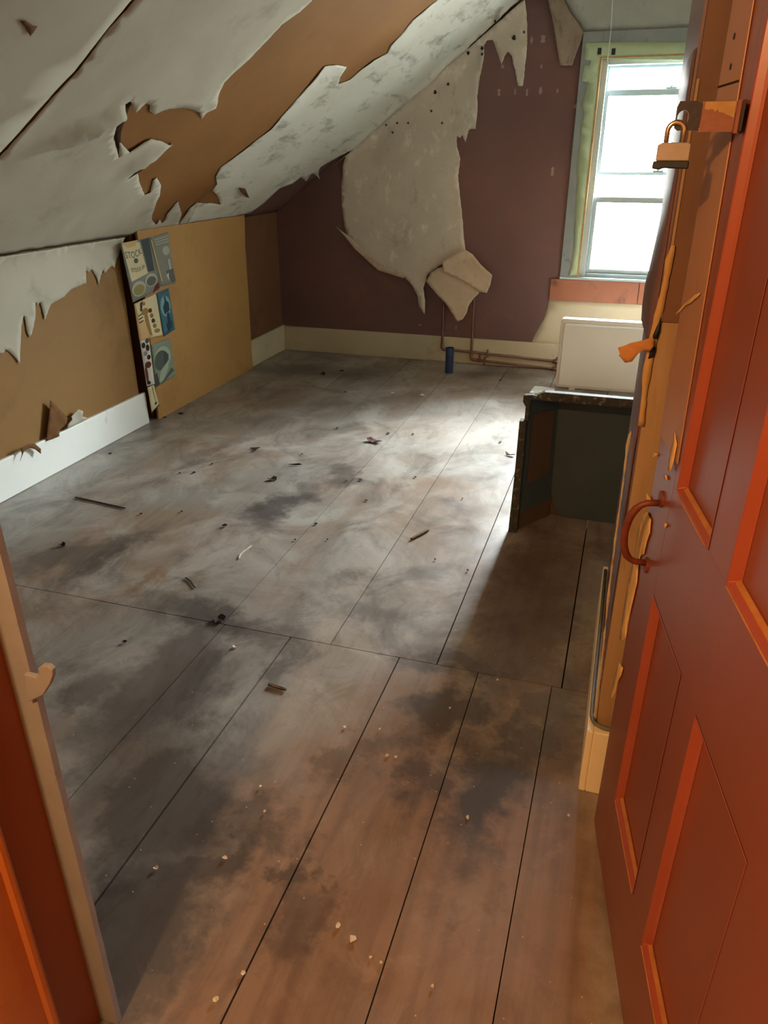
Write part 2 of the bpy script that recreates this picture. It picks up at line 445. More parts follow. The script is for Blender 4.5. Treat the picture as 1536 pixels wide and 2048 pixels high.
def floor_mat():
    k = NT('worn_painted_boards')
    base = k.mix(k.ramp(k.isl, [(0.0, 0.0), (1.0, 1.0)]), srgb(144, 138, 130), srgb(128, 122, 115))
    grain = k.noise(2.0, 6, 0.62, k.mapping(scale=(22, 1.1, 1)), 0.9)
    wv = k.t.nodes.new('ShaderNodeTexWave')
    wv.wave_type = 'BANDS'; wv.bands_direction = 'X'
    wv.inputs['Scale'].default_value = 3.2
    wv.inputs['Distortion'].default_value = 14.0
    wv.inputs['Detail'].default_value = 3.0
    wv.inputs['Detail Scale'].default_value = 0.9
    k.link(k.mapping(scale=(1.5, 0.20, 1), loc=(1.0, 0.1, 0)), wv.inputs['Vector'])
    # worn through to brown wood in places
    worn = k.ramp(k.noise(1.1, 6, 0.62, k.mapping(loc=(2.2, 5.1, 0)), 0.5), [(0.42, 0.0), (0.60, 1.0)])
    c = k.mix(k.ramp(grain, [(0.40, 0.0), (0.80, 0.35)]), base, srgb(108, 96, 86))
    wood = k.mix(k.ramp(wv.outputs['Fac'], [(0.45, 0.0), (1.0, 0.38)]), srgb(134, 106, 82), srgb(98, 74, 56))
    wm = k.t.nodes.new('ShaderNodeMath'); wm.operation = 'MULTIPLY'; wm.inputs[1].default_value = 0.6
    k.link(worn, wm.inputs[0])
    c = k.mix(wm.outputs[0], c, wood)
    # blotchy paint of different ages
    bl = k.ramp(k.noise(2.6, 8, 0.70, k.mapping(scale=(1, 0.8, 1), loc=(7, 3, 0)), 0.8), [(0.44, 0.0), (0.62, 0.7)])
    c = k.mix(bl, c, srgb(166, 161, 153))
    bd = k.ramp(k.noise(3.2, 8, 0.72, k.mapping(scale=(1, 0.7, 1), loc=(1.7, 9.4, 0)), 0.9), [(0.50, 0.0), (0.68, 0.8)])
    c = k.mix(bd, c, srgb(80, 72, 66))
    st2 = k.ramp(k.noise(9, 6, 0.7, k.mapping(loc=(11, 2, 0)), 1.0), [(0.60, 0.0), (0.72, 0.55)])
    c = k.mix(st2, c, srgb(82, 73, 67))
    # dirt stains, plus painted shade by the tub and at the left doorway side
    nd = k.t.nodes.new('ShaderNodeTexNoise')
    nd.inputs['Scale'].default_value = 5.0; nd.inputs['Detail'].default_value = 9; nd.inputs['Roughness'].default_value = 0.68
    k.link(k.co, nd.inputs['Vector'])
    off = k.t.nodes.new('ShaderNodeVectorMath'); off.operation = 'SUBTRACT'; off.inputs[1].default_value = (0.5, 0.5, 0.5)
    k.link(nd.outputs['Color'], off.inputs[0])
    sc = k.t.nodes.new('ShaderNodeVectorMath'); sc.operation = 'SCALE'; sc.inputs['Scale'].default_value = 0.50
    k.link(off.outputs[0], sc.inputs[0])
    wp = k.t.nodes.new('ShaderNodeVectorMath'); wp.operation = 'ADD'
    k.link(k.co, wp.inputs[0]); k.link(sc.outputs[0], wp.inputs[1])
    def spots(lst):
        acc = None
        for (x, y, rx, ry, dirx, diry, amt) in lst:
            p = on_floor(x, y); q = on_floor(dirx, diry)
            a = math.atan2((q - p).y, (q - p).x)
            mpn = k.t.nodes.new('ShaderNodeMapping'); mpn.vector_type = 'TEXTURE'
            mpn.inputs['Location'].default_value = (p.x, p.y, 0)
            mpn.inputs['Rotation'].default_value = (0, 0, a)
            mpn.inputs['Scale'].default_value = (rx, ry, 1)
            k.link(wp.outputs[0], mpn.inputs[0])
            ln = k.t.nodes.new('ShaderNodeVectorMath'); ln.operation = 'LENGTH'
            k.link(mpn.outputs[0], ln.inputs[0])
            f = k.ramp(ln.outputs['Value'], [(0.45, amt), (1.0, 0.0)])
            acc = f if acc is None else k.mix(1.0, acc, f, 'LIGHTEN')
        return acc
    wood2 = k.mix(k.ramp(grain, [(0.45, 0.0), (0.8, 0.45)]), wood, srgb(96, 68, 48))
    wood2 = k.mix(k.ramp(k.noise(5, 8, 0.74, k.mapping(scale=(1, 0.6, 1), loc=(4, 8, 0)), 0.7), [(0.50, 0.0), (0.66, 0.6)]), wood2, srgb(92, 70, 56))
    wood2 = k.mix(k.ramp(k.noise(7, 8, 0.74, k.mapping(scale=(1, 0.7, 1), loc=(9, 1, 0)), 0.7), [(0.54, 0.0), (0.66, 0.5)]), wood2, srgb(160, 138, 116))
    c = k.mix(spots(WORN), c, wood2)
    acc = spots(STAINS_AND_SHADE)
    c = k.mix(acc, c, srgb(52, 46, 44))
    vo = k.t.nodes.new('ShaderNodeTexVoronoi')
    vo.inputs['Scale'].default_value = 26
    k.link(k.co, vo.inputs['Vector'])
    speck = k.ramp(vo.outputs['Distance'], [(0.03, 0.9), (0.055, 0.0)])
    c = k.mix(speck, c, srgb(198, 190, 178))
    rough = k.ramp(k.noise(4, 6, 0.65, k.mapping(loc=(5, 5, 0))), [(0.35, 0.29), (0.7, 0.48)])
    k.bump(k.noise(14, 6, 0.65), 0.12, 0.005)
    return k.done(c, rough, 0.5)
WORN = [(300, 1165, 0.16, 0.05, 340, 1130, 0.8), (690, 1720, 0.75, 0.42, 790, 1500, 0.8), (1080, 1750, 0.7, 0.22, 1110, 1500, 0.75), (800, 1400, 0.3, 0.24, 850, 1300, 0.5), (1060, 1200, 0.6, 0.2, 1100, 1050, 0.6), (520, 2000, 0.3, 0.3, 600, 1900, 0.8), (900, 1960, 0.3, 0.4, 930, 1850, 0.7)]
# (x, y) centre in the photograph, half length, half width, a second point giving the direction, strength
STAINS_AND_SHADE = [(560, 1012, 0.36, 0.14, 640, 960, 0.8), (215, 1110, 0.34, 0.08, 290, 1060, 0.7), (150, 1105, 0.34, 0.14, 240, 1085, 0.6), (430, 1240, 0.36, 0.15, 300, 1215, 0.75), (690, 950, 0.24, 0.09, 740, 900, 0.6),
          (330, 1360, 0.55, 0.18, 420, 1250, 0.65), (330, 1620, 0.34, 0.26, 420, 1500, 0.75), (420, 1740, 0.20, 0.13, 460, 1700, 0.8), (900, 1440, 0.22, 0.14, 1040, 1400, 0.8), (960, 1590, 0.28, 0.14, 1000, 1480, 0.85),
          (830, 1560, 0.14, 0.08, 850, 1500, 0.65), (590, 1760, 0.10, 0.06, 620, 1700, 0.6), (940, 1340, 0.30, 0.08, 1050, 1360, 0.7), (720, 1230, 0.26, 0.10, 820, 1250, 0.4), (620, 740, 0.9, 0.22, 760, 748, 0.55), (1000, 750, 0.5, 0.16, 1080, 752, 0.5),
          (420, 900, 0.4, 0.1, 520, 850, 0.45), (590, 1850, 0.10, 0.08, 600, 1800, 0.45), (780, 1470, 0.12, 0.05, 820, 1440, 0.4), (170, 1390, 0.16, 0.1, 200, 1380, 0.55), (250, 1850, 0.30, 0.20, 330, 1700, 0.75), (290, 1480, 0.5, 0.16, 380, 1380, 0.5), (560, 1340, 0.14, 0.08, 580, 1300, 0.5), (260, 1960, 0.2, 0.12, 300, 1900, 0.6), (1040, 1480, 0.2, 0.1, 1060, 1400, 0.7), (1050, 1230, 0.75, 0.26, 1090, 1080, 0.55), (1120, 1420, 0.4, 0.14, 1140, 1300, 0.6), (700, 1520, 0.2, 0.06, 740, 1480, 0.4), (480, 1650, 0.16, 0.08, 560, 1660, 0.55)]
M['floor'] = floor_mat()

# ------------------------------------------------------------------ room dimensions
XL, YF = -2.74, 5.86            # knee wall face, far wall face
KZ, SL = 1.09, 0.73             # knee height, ceiling slope
ZT = 2.66
XR = 0.80                       # hidden right-hand wall
ang = math.atan(SL)
def slope_z(x): return KZ + SL * (x - XL)
XTOP = XL + (ZT - KZ) / SL

P_far = Plane((0, YF, 0), (1, 0, 0), (0, 0, 1))
P_left = Plane((XL, 0, 0), (0, 1, 0), (0, 0, 1))
P_ceil = Plane((XL, 0, KZ), (0, 1, 0), (math.cos(ang), 0, math.sin(ang)))
P_panel = Plane((XL + 0.042, 0, 0), (0, 1, 0), (0, 0, 1))

# ------------------------------------------------------------------ structure
# floor: two runs of wide boards, butted together at y = 1.955
mb = MB()
gap = 0.0021
def board(x0, x1, y0, y1):
    d = random.uniform(-0.0010, 0.0)
    g = gap * random.uniform(0.5, 1.6)
    mb.box(x0 + g, x1 - g, y0 + 0.0018, y1 - 0.0018, -0.025, d)
far_lines = [-2.85, -2.40, -1.97, -1.60, -1.215, -0.805, -0.435, -0.033, 0.37, 0.80]
near_lines = [-3.0, -2.60, -2.15, -1.72, -1.205, -0.95, -0.56, -0.296, -0.064, 0.22, 0.52, 0.80, 1.25]
for a, b in zip(far_lines, far_lines[1:]): board(a, b, 1.955, YF)
for a, b in zip(near_lines, near_lines[1:]): board(a, b, -1.7, 1.955)
mb.build('floor', M['floor'], kind='structure')
MB().box(-3.0, 1.25, -1.75, YF + 0.2, -0.08, -0.026).build('floor', M['dark_void'], kind='structure')

# far wall with the window opening
WX0, WX1, WZ0, WZ1 = -0.352, 0.44, 0.69, 2.068
mb = MB()
mb.box(XL - 0.2, WX0, YF, YF + 0.22, -0.08, ZT)
mb.box(WX1, XR + 0.2, YF, YF + 0.22, -0.08, ZT)
mb.box(WX0, WX1, YF, YF + 0.22, -0.08, WZ0)
mb.box(WX0, WX1, YF, YF + 0.22, WZ1, ZT)
mb.build('wall_far', M['maroon'], kind='structure')

# knee wall: near stretch of tan board, dark slot, maroon return at the far end
G0, G1 = 3.765, 3.885
MB().box(XL - 0.10, XL, 0.60, G0, 0, KZ + 0.06).build('wall_left', M['tan_board_near'], kind='structure')
MB().box(XL - 0.10, XL, G1, YF, 0, KZ + 0.06).build('wall_left', M['brown_wall'], kind='structure')
MB().box(XL - 0.16, XL - 0.10, G0 - 0.2, G1 + 0.2, 0, KZ + 0.1).build('wall_left', M['dark_void'], kind='structure')

# sloping ceiling and the flat strip above
mb = MB()
prof = [(XL - 0.14, slope_z(XL - 0.14)), (XTOP, ZT), (XTOP, ZT + 0.1), (XL - 0.14, slope_z(XL - 0.14) + 0.14)]
mb.prism(prof, 0.55, YF + 0.05, lambda a, b, h: (a, h, b))
mb.build('ceiling', M['ceil_board'], kind='structure')
MB().box(XTOP, 1.3, 0.55, YF + 0.05, ZT, ZT + 0.1).build('ceiling', M['paper'], kind='structure')

# hidden right wall, short partition that ends beside the door
MB().box(XR, XR + 0.1, 0.6, YF, 0, ZT).build('wall_right', M['paper'], kind='structure')
mb = MB().box(0.064, 0.19, 1.64, 2.42, 0, ZT)
mb.box(0.19, XR, 2.36, 2.42, 0, ZT)
mb.build('wall_partition', M['maroon'], kind='structure')

# wall that holds the doorway
mb = MB()
mb.box(-3.0, -0.80, 0.56, 0.70, 0, ZT)
mb.box(0.30, 1.3, 0.50, 0.62, 0, ZT)
mb.box(-0.80, 0.30, 0.56, 0.70, 2.06, ZT)
mb.build('wall_front', M['hall_paint'], kind='structure')
# the hall the photograph is taken from
mb = MB()
mb.box(-1.35, -1.25, -1.6, 0.56, 0, ZT)
mb.box(1.2, 1.3, -1.6, 0.56, 0, ZT)
mb.box(-1.35, 1.3, -1.7, -1.6, 0, ZT)
mb.build('wall_hall', M['hall_paint'], kind='structure')
MB().box(-1.35, 1.3, -1.7, 0.60, ZT, ZT + 0.08).build('ceiling', M['hall_paint'], kind='structure')

# baseboards
MB().box(XL, XL + 0.022, 0.7, G0 + 0.035, 0, 0.195).build('baseboard_left', M['white_board'], kind='structure', bevel=0.004)
MB().box(XL, XL + 0.022, 5.1, YF, 0, 0.205).build('baseboard_left', M['cream_board'], kind='structure', bevel=0.004)
MB().box(XL + 0.022, 0.70, YF - 0.022, YF, 0, 0.198).build('baseboard_far', M['cream_board'], kind='structure', bevel=0.004)
mb = MB().box(0.047, 0.064, 1.545, 2.42, 0, 0.198)
mb.box(0.064, 0.175, 1.545, 1.575, 0, 0.198)
mb.build('baseboard_right', M['cream_end'], kind='structure', bevel=0.003)

# door lining on the left: red outer lining, dark red reveal, beige stop
mb = MB().box(-0.87, -0.772, 0.33, 0.585, 0, 2.06)
mb.tube([(-0.776, 0.577, 0), (-0.776, 0.577, 2.06)], 0.011, 10)
mb.build('trim_1', M['jamb_red_lit'], kind='structure', bevel=0.004)  # jamb red made lighter to paint the lamplight falling here
MB().box(-0.87, -0.786, 0.585, 0.685, 0, 2.06).build('trim_2', M['jamb_red'], kind='structure')
mb = MB()
zs = [i * 0.02 for i in range(104)]
pr = []
for z in zs:
    j = 0.0012 * nz(z, 0, 4.4, 14) + (0.004 * nz(z, 3, 2.2, 9) if z > 0.8 else 0)
    pr.append((-0.746 + j, z))
poly = pr + [(-0.81, zs[-1]), (-0.81, 0)]
mb.prism(poly, 0.68, 0.692, lambda a, b, h: (a, h, b))
mb.build('trim_3', M['jamb_beige'], kind='structure')
MB().box(-0.80, 0.30, 0.56, 0.70, 2.05, 2.07).build('trim_4', M['jamb_red'], kind='structure')
# hinge-side lining
MB().box(0.262, 0.31, 0.44, 0.63, 0, 2.06).build('trim_5', M['jamb_red'], kind='structure', bevel=0.003)

# ------------------------------------------------------------------ window
win = MB()
fy0, fy1 = YF + 0.02, YF + 0.15
win.box(WX0, WX0 + 0.045, fy0, fy1, WZ0, WZ1)
win.box(WX1 - 0.045, WX1, fy0, fy1, WZ0, WZ1)
win.box(WX0 + 0.045, WX1 - 0.045, fy0, fy1, WZ1 - 0.035, WZ1)
win.box(WX0 + 0.045, WX1 - 0.045, fy0, fy1, WZ0, WZ0 + 0.03)
w1 = win.build('window_1', M['upvc'], kind='structure', bevel=0.004)
def sash(name, x0, x1, z0, z1, y, st, rt, rb):
    m_ = MB()
    m_.box(x0, x0 + st, y, y + 0.03, z0, z1)
    m_.box(x1 - st, x1, y, y + 0.03, z0, z1)
    m_.box(x0 + st, x1 - st, y, y + 0.03, z1 - rt, z1)
    m_.box(x0 + st, x1 - st, y, y + 0.03, z0, z0 + rb)
    s_ = m_.build(name, M['upvc'], w1, bevel=0.003)
    g_ = MB().box(x0 + st, x1 - st, y + 0.012, y + 0.018, z0 + rb, z1 - rt).build('pane', M['glass'], s_)
    return s_
xa, xb = WX0 + 0.045, WX1 - 0.045
ls = sash('lower_sash', xa, xb, WZ0 + 0.03, 1.235, YF + 0.045, 0.028, 0.038, 0.03)
us = sash('upper_sash', xa, xb, 1.372, 1.895, YF + 0.095, 0.022, 0.038, 0.022)
# slim track lines of the frame
tr = MB()
for yy in (YF + 0.083, YF + 0.132):
    tr.box(xa, xa + 0.012, yy, yy + 0.008, WZ0 + 0.03, WZ1 - 0.035)
    tr.box(xa + 0.012, xb, yy, yy + 0.008, WZ1 - 0.052, WZ1 - 0.035)
tr.build('sash_track', M['upvc'], w1)
# catches on the upper rails
for sx, sz, sy in ((0.11, 1.895, YF + 0.10), (0.10, 1.394, YF + 0.10)):
    c_ = MB().box(sx - 0.035, sx + 0.035, sy, sy + 0.018, sz, sz + 0.010)
    c_.tube([(sx - 0.01, sy + 0.009, sz + 0.01), (sx + 0.03, sy + 0.009, sz + 0.03), (sx + 0.05, sy + 0.009, sz + 0.032)], 0.006, 8)
    c_.build('sash_catch', M['upvc'], us)

# casing boards round the window
CX0 = -0.482
cas = MB()
cas.box(CX0, WX0, YF - 0.022, YF, WZ0, 2.22)
cas.box(WX0, 0.60, YF - 0.022, YF, WZ1 + 0.005, 2.22)
cas.box(WX1, 0.60, YF - 0.022, YF, WZ0, WZ1 + 0.005)
casing = cas.build('trim_6', M['grey_casing'], kind='structure', bevel=0.003)
P_cas = Plane((0, YF - 0.022, 0), (1, 0, 0), (0, 0, 1))
gp = [(1203, 118), (1392, 120), (1398, 84), (1230, 84), (1190, 85), (1170, 86), (1169, 118), (1182, 122), (1180, 130), (1168, 131),
      (1164, 162), (1177, 164), (1172, 185), (1164, 212), (1168, 225), (1163, 250), (1160, 280), (1153, 345), (1156, 352), (1152, 400), (1150, 440), (1147, 500), (1140, 540), (1138, 550), (1156, 550), (1190, 240)]
sheet('green_paint', P_cas, gp, M['green_casing'], parent=casing, lift=0.0005, curl=0, wave=0, thick=0.0016, jit=0.002, grid=0.05)
gl = MB()
gl.box(WX0 - 0.008, WX0 + 0.004, YF - 0.027, YF + 0.02, WZ0, WZ1 + 0.008)
gl.box(WX0, 0.60, YF - 0.027, YF + 0.02, WZ1, WZ1 + 0.010)
gl.build('bare_edge', M['gold_edge'], casing)
MB().box(CX0, 0.60, YF - 0.03, YF + 0.02, WZ0 - 0.012, WZ0 + 0.004).build('trim_7', M['upvc'], kind='structure', bevel=0.002)
ap = MB().box(-0.545, 0.08, YF - 0.02, YF, 0.522, 0.676)
ap.box(0.084, 0.60, YF - 0.02, YF, 0.522, 0.676)
ap.build('trim_8', M['apron'], kind='structure', bevel=0.003)

# ------------------------------------------------------------------ peeling papers
R = 0.11                          # rounded corner where ceiling paper runs down on the far wall
CUT = R * (1 - 0.7071)
def cove(t):
    t = max(t, 0.0)
    if t >= R: return 0.0
    return R - math.sqrt(max(0.0, R * R - (R - t) ** 2))
# distance from the ceiling corner, measured in the far wall
def wall_t(u, v):
    return (slope_z(u) - v) * math.cos(ang)

def ceil_clamp(u, v):
    return (min(u, YF - CUT), v)
# big paper left of the tear
crack = [(0, 305), (40, 262), (110, 182), (150, 140), (215, 55), (262, 0)]
up = [(-420, 640), (-420, -330), (470, -330)] + [(272, -12), (258, -1), (211, 55), (146, 140), (106, 181), (36, 261), (-4, 304), (-160, 440), (-300, 560)]
sheet('hanging_wallpaper', P_ceil, up, M['paper'], 'dull white ceiling wallpaper strip in the top left corner, beyond the long dark crack', 'wallpaper',
      lift=0.003, curl=0.003, rad=0.02, step=0.03, jit=0.002, grid=0.12, seed=2.0)

A = [(-420, 720), (-296, 560), (-156, 441), (0, 308), (40, 265), (110, 185), (150, 143), (215, 58), (262, 3), (274, -10), (480, -330), (840, -330),
     (690, -80), (622, 0), (598, 22), (560, 46), (540, 68), (500, 110), (466, 138), (445, 160), (437, 182), (430, 214), (412, 223), (402, 238), (396, 222), (383, 214), (360, 210),
     (335, 213), (318, 221), (308, 226), (298, 220), (297, 206), (288, 200), (276, 207), (264, 216), (259, 199), (248, 204), (238, 232),
     (230, 258), (226, 275), (234, 311), (237, 282), (243, 286), (256, 300), (268, 293), (285, 282), (300, 274), (316, 277), (341, 284), (300, 310), (246, 350), (272, 341), (276, 360), (288, 388), (299, 383),
     (304, 358), (312, 353), (321, 368), (318, 388), (304, 425), (303, 440), (311, 447), (318, 436), (322, 445), (329, 440), (332, 426), (348, 408), (355, 402),
     (362, 425), (355, 450), (362, 438), (378, 415), (392, 405), (384, 422), (372, 455), (330, 475), (240, 495), (100, 522), (0, 545), (-120, 572)]
sheet('slit_shade', P_ceil, [(244, 352), (272, 330), (304, 306), (342, 284), (338, 296), (318, 314), (290, 336), (268, 350), (254, 356)], M['dark_void'], 'dark sheet painting the shade under the white torn tongue of wallpaper', 'shade', lift=0.0015, curl=0, wave=0, jit=0.0015, thick=0.0005, grid=0.03, seed=52)  # flat dark sheet stands for the shadow below the lifted tongue
sheet('slit_shade', P_ceil, [(224, 262), (236, 236), (250, 205), (262, 203), (252, 232), (242, 262), (240, 284), (236, 300)], M['dark_void'], 'dark sheet painting the shade at the left end of the brown bare strip', 'shade', lift=0.0015, curl=0, wave=0, jit=0.0015, thick=0.0005, grid=0.03, seed=53)  # another flat dark sheet, shade at the paper edge put in as colour
def A_bump(u, v):
    h = 0.0
    for (x, y, w, l, dx, dy, amp) in ((170, 252, 0.035, 0.20, 1, -0.42, 0.06), (285, 312, 0.04, 0.13, 1, -0.62, 0.035), (200, 370, 0.2, 0.3, 1, -0.5, 0.02), (420, 160, 0.15, 0.3, 1, -1, 0.012)):
        c0 = Vector(P_ceil.px(x, y)); c1 = Vector(P_ceil.px(x + dx * 30, y + dy * 30))
        t = (c1 - c0).normalized(); d = Vector((u, v)) - c0
        a_ = d.dot(t); b_ = d.x * -t.y + d.y * t.x
        h += amp * math.exp(-(a_ / l) ** 2 - (b_ / w) ** 2)
    # sags a little along the knee wall
    return h
sheet('hanging_wallpaper', P_ceil, A, M['paper'], 'large white ceiling wallpaper with ragged holes, left of the brown bare strip', 'wallpaper',
      lift=0.003, curl=0.003, rad=0.03, step=0.006, jit=0.0026, grid=0.035, seed=3.0, fn=A_bump, wave=0.004, thick=0.0008, clamp=lambda u, v: (u, max(v, 0.004)))

B = [(392, 404), (440, 407), (434, 390), (424, 380), (437, 362), (444, 345), (432, 352), (434, 368), (430, 352), (440, 334), (470, 312), (540, 258), (600, 190), (648, 131), (672, 128), (692, 132), (680, 150), (676, 167), (700, 158), (722, 138),
     (748, 118), (774, 106), (780, 90), (800, 72), (824, 40), (858, 12), (878, -4), (1000, -130), (1160, -140), (1036, -6), (960, 62), (880, 138), (790, 215), (706, 290), (660, 322), (640, 334), (634, 350), (622, 346), (612, 362), (600, 352), (585, 366), (560, 374), (530, 402), (500, 424), (470, 433), (440, 436), (372, 446), (384, 424)]
def B_lift(u, v):
    return cove(YF - u)
sheet('hanging_wallpaper', P_ceil, B, M['paper_mould'], 'mould-streaked white ceiling wallpaper between brown bare strip and far wall', 'wallpaper',
      lift=0.003, curl=0.003, rad=0.03, step=0.006, jit=0.003, grid=0.03, seed=5.0, thick=0.0008, fn=B_lift, clamp=ceil_clamp, wave=0.004)
# torn flake of brown showing in the top left, hanging flakes on the ceiling
sheet('paper_scrap', P_ceil, [(36, 35), (48, 36), (62, 46), (70, 46), (64, 56), (56, 66), (48, 52)], M['brown_torn'], 'small brown torn scrap on the ceiling in the top left corner', 'scrap', lift=0.008, curl=0.006, jit=0.001, grid=0.02, seed=8)
sheet('paper_scrap', P_ceil, [(474, 371), (487, 372), (496, 392), (487, 388), (478, 378)], M['brown_torn'], 'small dark torn scrap near the low edge of mouldy ceiling wallpaper', 'scrap', lift=0.012, curl=0.008, jit=0.001, grid=0.015, seed=9)

sheet('ceiling_shade', P_ceil, [(400, 446), (470, 420), (560, 352), (640, 316), (700, 284), (708, 296), (570, 424), (540, 436), (470, 446)], M['maroon'], 'dark maroon sheet painting the shade on the sloping ceiling under the drooping edge of mouldy wallpaper', 'paint', lift=0.0015, curl=0, wave=0, jit=0.002, thick=0.0005, grid=0.06, seed=50, clamp=lambda u, v: (min(u, YF - 0.001), max(v, 0.002)))  # shadowed ceiling corner behind the drooping paper, laid on as a dark sheet
def wall_clamp(u, v):
    t = wall_t(u, v)
    if t < CUT: v = slope_z(u) - CUT / math.cos(ang)
    return (u, v)
W = [(560, 372), (600, 356), (640, 330), (678, 294), (690, 291), (694, 302), (688, 330), (683, 370), (684, 410), (690, 455), (674, 455), (697, 475), (716, 495), (740, 518), (766, 536), (790, 546), (812, 553), (828, 570), (838, 590), (842, 612), (853, 627),
     (854, 600), (850, 575), (858, 548), (884, 528), (905, 518), (932, 500), (928, 470), (926, 440), (920, 390), (917, 350), (921, 318), (914, 292), (914, 272), (921, 276), (925, 270), (931, 285), (937, 262), (941, 258), (952, 258), (956, 222), (955, 190), (958, 165), (964, 138), (969, 110), (968, 92),
     (974, 82), (986, 80), (992, 98), (1004, 130), (1010, 112), (1016, 104), (1024, 112), (1032, 150), (1036, 172), (1046, 172), (1050, 140), (1054, 100), (1055, 50), (1053, -20), (1046, -80), (900, 110)]
W = [p for p in W if p[0] >= 676 or p[1] < 300]
W = W[2:] if W[0][0] < 660 else W
W = [(668, 302), (672, 300)] + W[1:] + []
def W_lift(u, v):
    h = cove(wall_t(u, v))
    z = v
    if z < 1.0: h += 0.05 * min(1.0, (1.0 - z) / 0.5) ** 1.3       # the loose sheet leans off the wall lower down
    return h
wpo = sheet('hanging_wallpaper', P_far, W, M['wall_paper'], 'big loose tongue of grey-white wallpaper hanging down the maroon far wall', 'wallpaper',
      lift=0.003, curl=0.008, rad=0.02, step=0.008, jit=0.003, grid=0.03, seed=6.0, thick=0.0008, fn=W_lift, clamp=wall_clamp, wave=0.004)

P_fold = Plane((0, YF - 0.050, 0), (1, 0, 0), (0, 0, 1))
sheet('folded_edge', P_fold, [(673, 453), (684, 462), (700, 474), (718, 490), (742, 513), (768, 531), (792, 543), (816, 552), (806, 556), (780, 548), (757, 541), (736, 522), (712, 500), (694, 478)], M['card'], parent=wpo, lift=0.0, curl=0.012, rad=0.02, jit=0.0015, grid=0.02, seed=51, label='paler turned-back edge')
hs_ = MB()
for (x, y, r_) in ((731, 168, 3.0), (870, 184, 3.5), (896, 168, 2.6), (862, 222, 2.2), (794, 246, 2), (772, 250, 1.8), (816, 246, 1.8), (964, 96, 3.0), (964, 108, 2.5), (936, 106, 3), (1028, 75, 4), (1048, 64, 2), (990, 42, 2), (884, 246, 2), (785, 265, 2)):
    p = on_y(x, y, YF - 0.012 - cove(wall_t(*P_far.px(x, y))))
    rr_ = r_ * 5.8 / FPX
    hs_.prism([(p.x + rr_ * math.cos(i * math.tau / 9) * (0.8 + 0.3 * math.sin(i * 2 + x)), p.z + rr_ * math.sin(i * math.tau / 9)) for i in range(9)], p.y - 0.001, p.y + 0.012, lambda a, b, h: (a, h, b))
hs_.build('nail_hole', M['black_iron'], wpo)['kind'] = 'stuff'
P_flap = Plane((0, YF - 0.062, 0), (1, 0, 0), (0, 0, 1))
P_flap2 = Plane((0, YF - 0.072, 0), (1, 0, 0), (0, 0, 1))
sheet('hanging_wallpaper', P_flap, [(852, 562), (862, 545), (876, 536), (900, 530), (930, 545), (958, 572), (959, 586), (948, 596), (938, 612), (934, 625), (926, 638), (915, 643), (904, 625), (890, 604), (872, 585)], M['card'],
      'lower tan paper flap ending in a point above the copper pipes', 'wallpaper', lift=0.002, curl=0.012, jit=0.002, grid=0.025, seed=12.0)
sheet('hanging_wallpaper', P_flap2, [(884, 524), (905, 512), (931, 499), (946, 508), (962, 528), (985, 550), (981, 570), (974, 586), (960, 584), (936, 566), (908, 552), (888, 544)], M['card'],
      'upper tan paper flap folded outward to the right below the hanging wallpaper', 'wallpaper', lift=0.004, curl=0.014, jit=0.0015, grid=0.025, seed=13.0)
# paper and plaster at the window
sheet('hanging_wallpaper', P_far, [(1094, -60), (1096, 0), (1106, 40), (1114, 90), (1121, 132), (1145, 132), (1156, 100), (1168, 66), (1156, 45), (1142, 28), (1128, 0), (1124, -60)], M['brown_grey_paper'],
      'tapered brown-grey paper tongue hanging beside the upper window corner', 'wallpaper', lift=0.02, curl=0.015, jit=0.002, grid=0.03, seed=14.0)
sheet('plaster_patch', P_far, [(1122, -90), (1126, 0), (1141, 28), (1156, 44), (1167, 63), (1280, 62), (1420, 60), (1450, -90)], M['grey_plaster'],
      'grey bare plaster patch on the wall above the window', 'plaster', lift=0.002, curl=0, wave=0.002, jit=0.003, grid=0.06, seed=15.0)
sheet('plaster_patch', P_far, [(1062, 686), (1075, 660), (1090, 632), (1098, 600), (1180, 600), (1340, 602), (1350, 700), (1110, 692)], M['cream_board'],
      'off-white bare patch of wall below the window board', 'plaster', lift=0.002, curl=0, wave=0.001, jit=0.003, grid=0.06, seed=16.0)
fl_ = MB()
for (x, y, a_, b_) in ((998, 185, 4, 6), (1030, 183, 2, 5), (1054, 185, 3, 6), (1081, 181, 4, 6), (1115, 182, 2, 4), (1152, 213, 5, 4), (1105, 343, 4, 8), (1086, 78, 6, 6), (1063, 80, 3, 6), (1005, 133, 4, 3), (840, 650, 6, 2), (1083, 133, 2, 4), (912, 655, 1.5, 5)):
    p = on_y(x, y, YF)
    q_ = 5.8 / FPX
    fl_.prism([(p.x + a_ * q_ * math.cos(i * math.tau / 8) * (0.75 + 0.3 * math.sin(i * 3 + x)), p.z + b_ * q_ * math.sin(i * math.tau / 8)) for i in range(8)], YF - 0.0015, YF + 0.002, lambda a, b, h: (a, h, b))
fo_ = fl_.build('trim_10', M['plaster_fleck'], kind='structure')
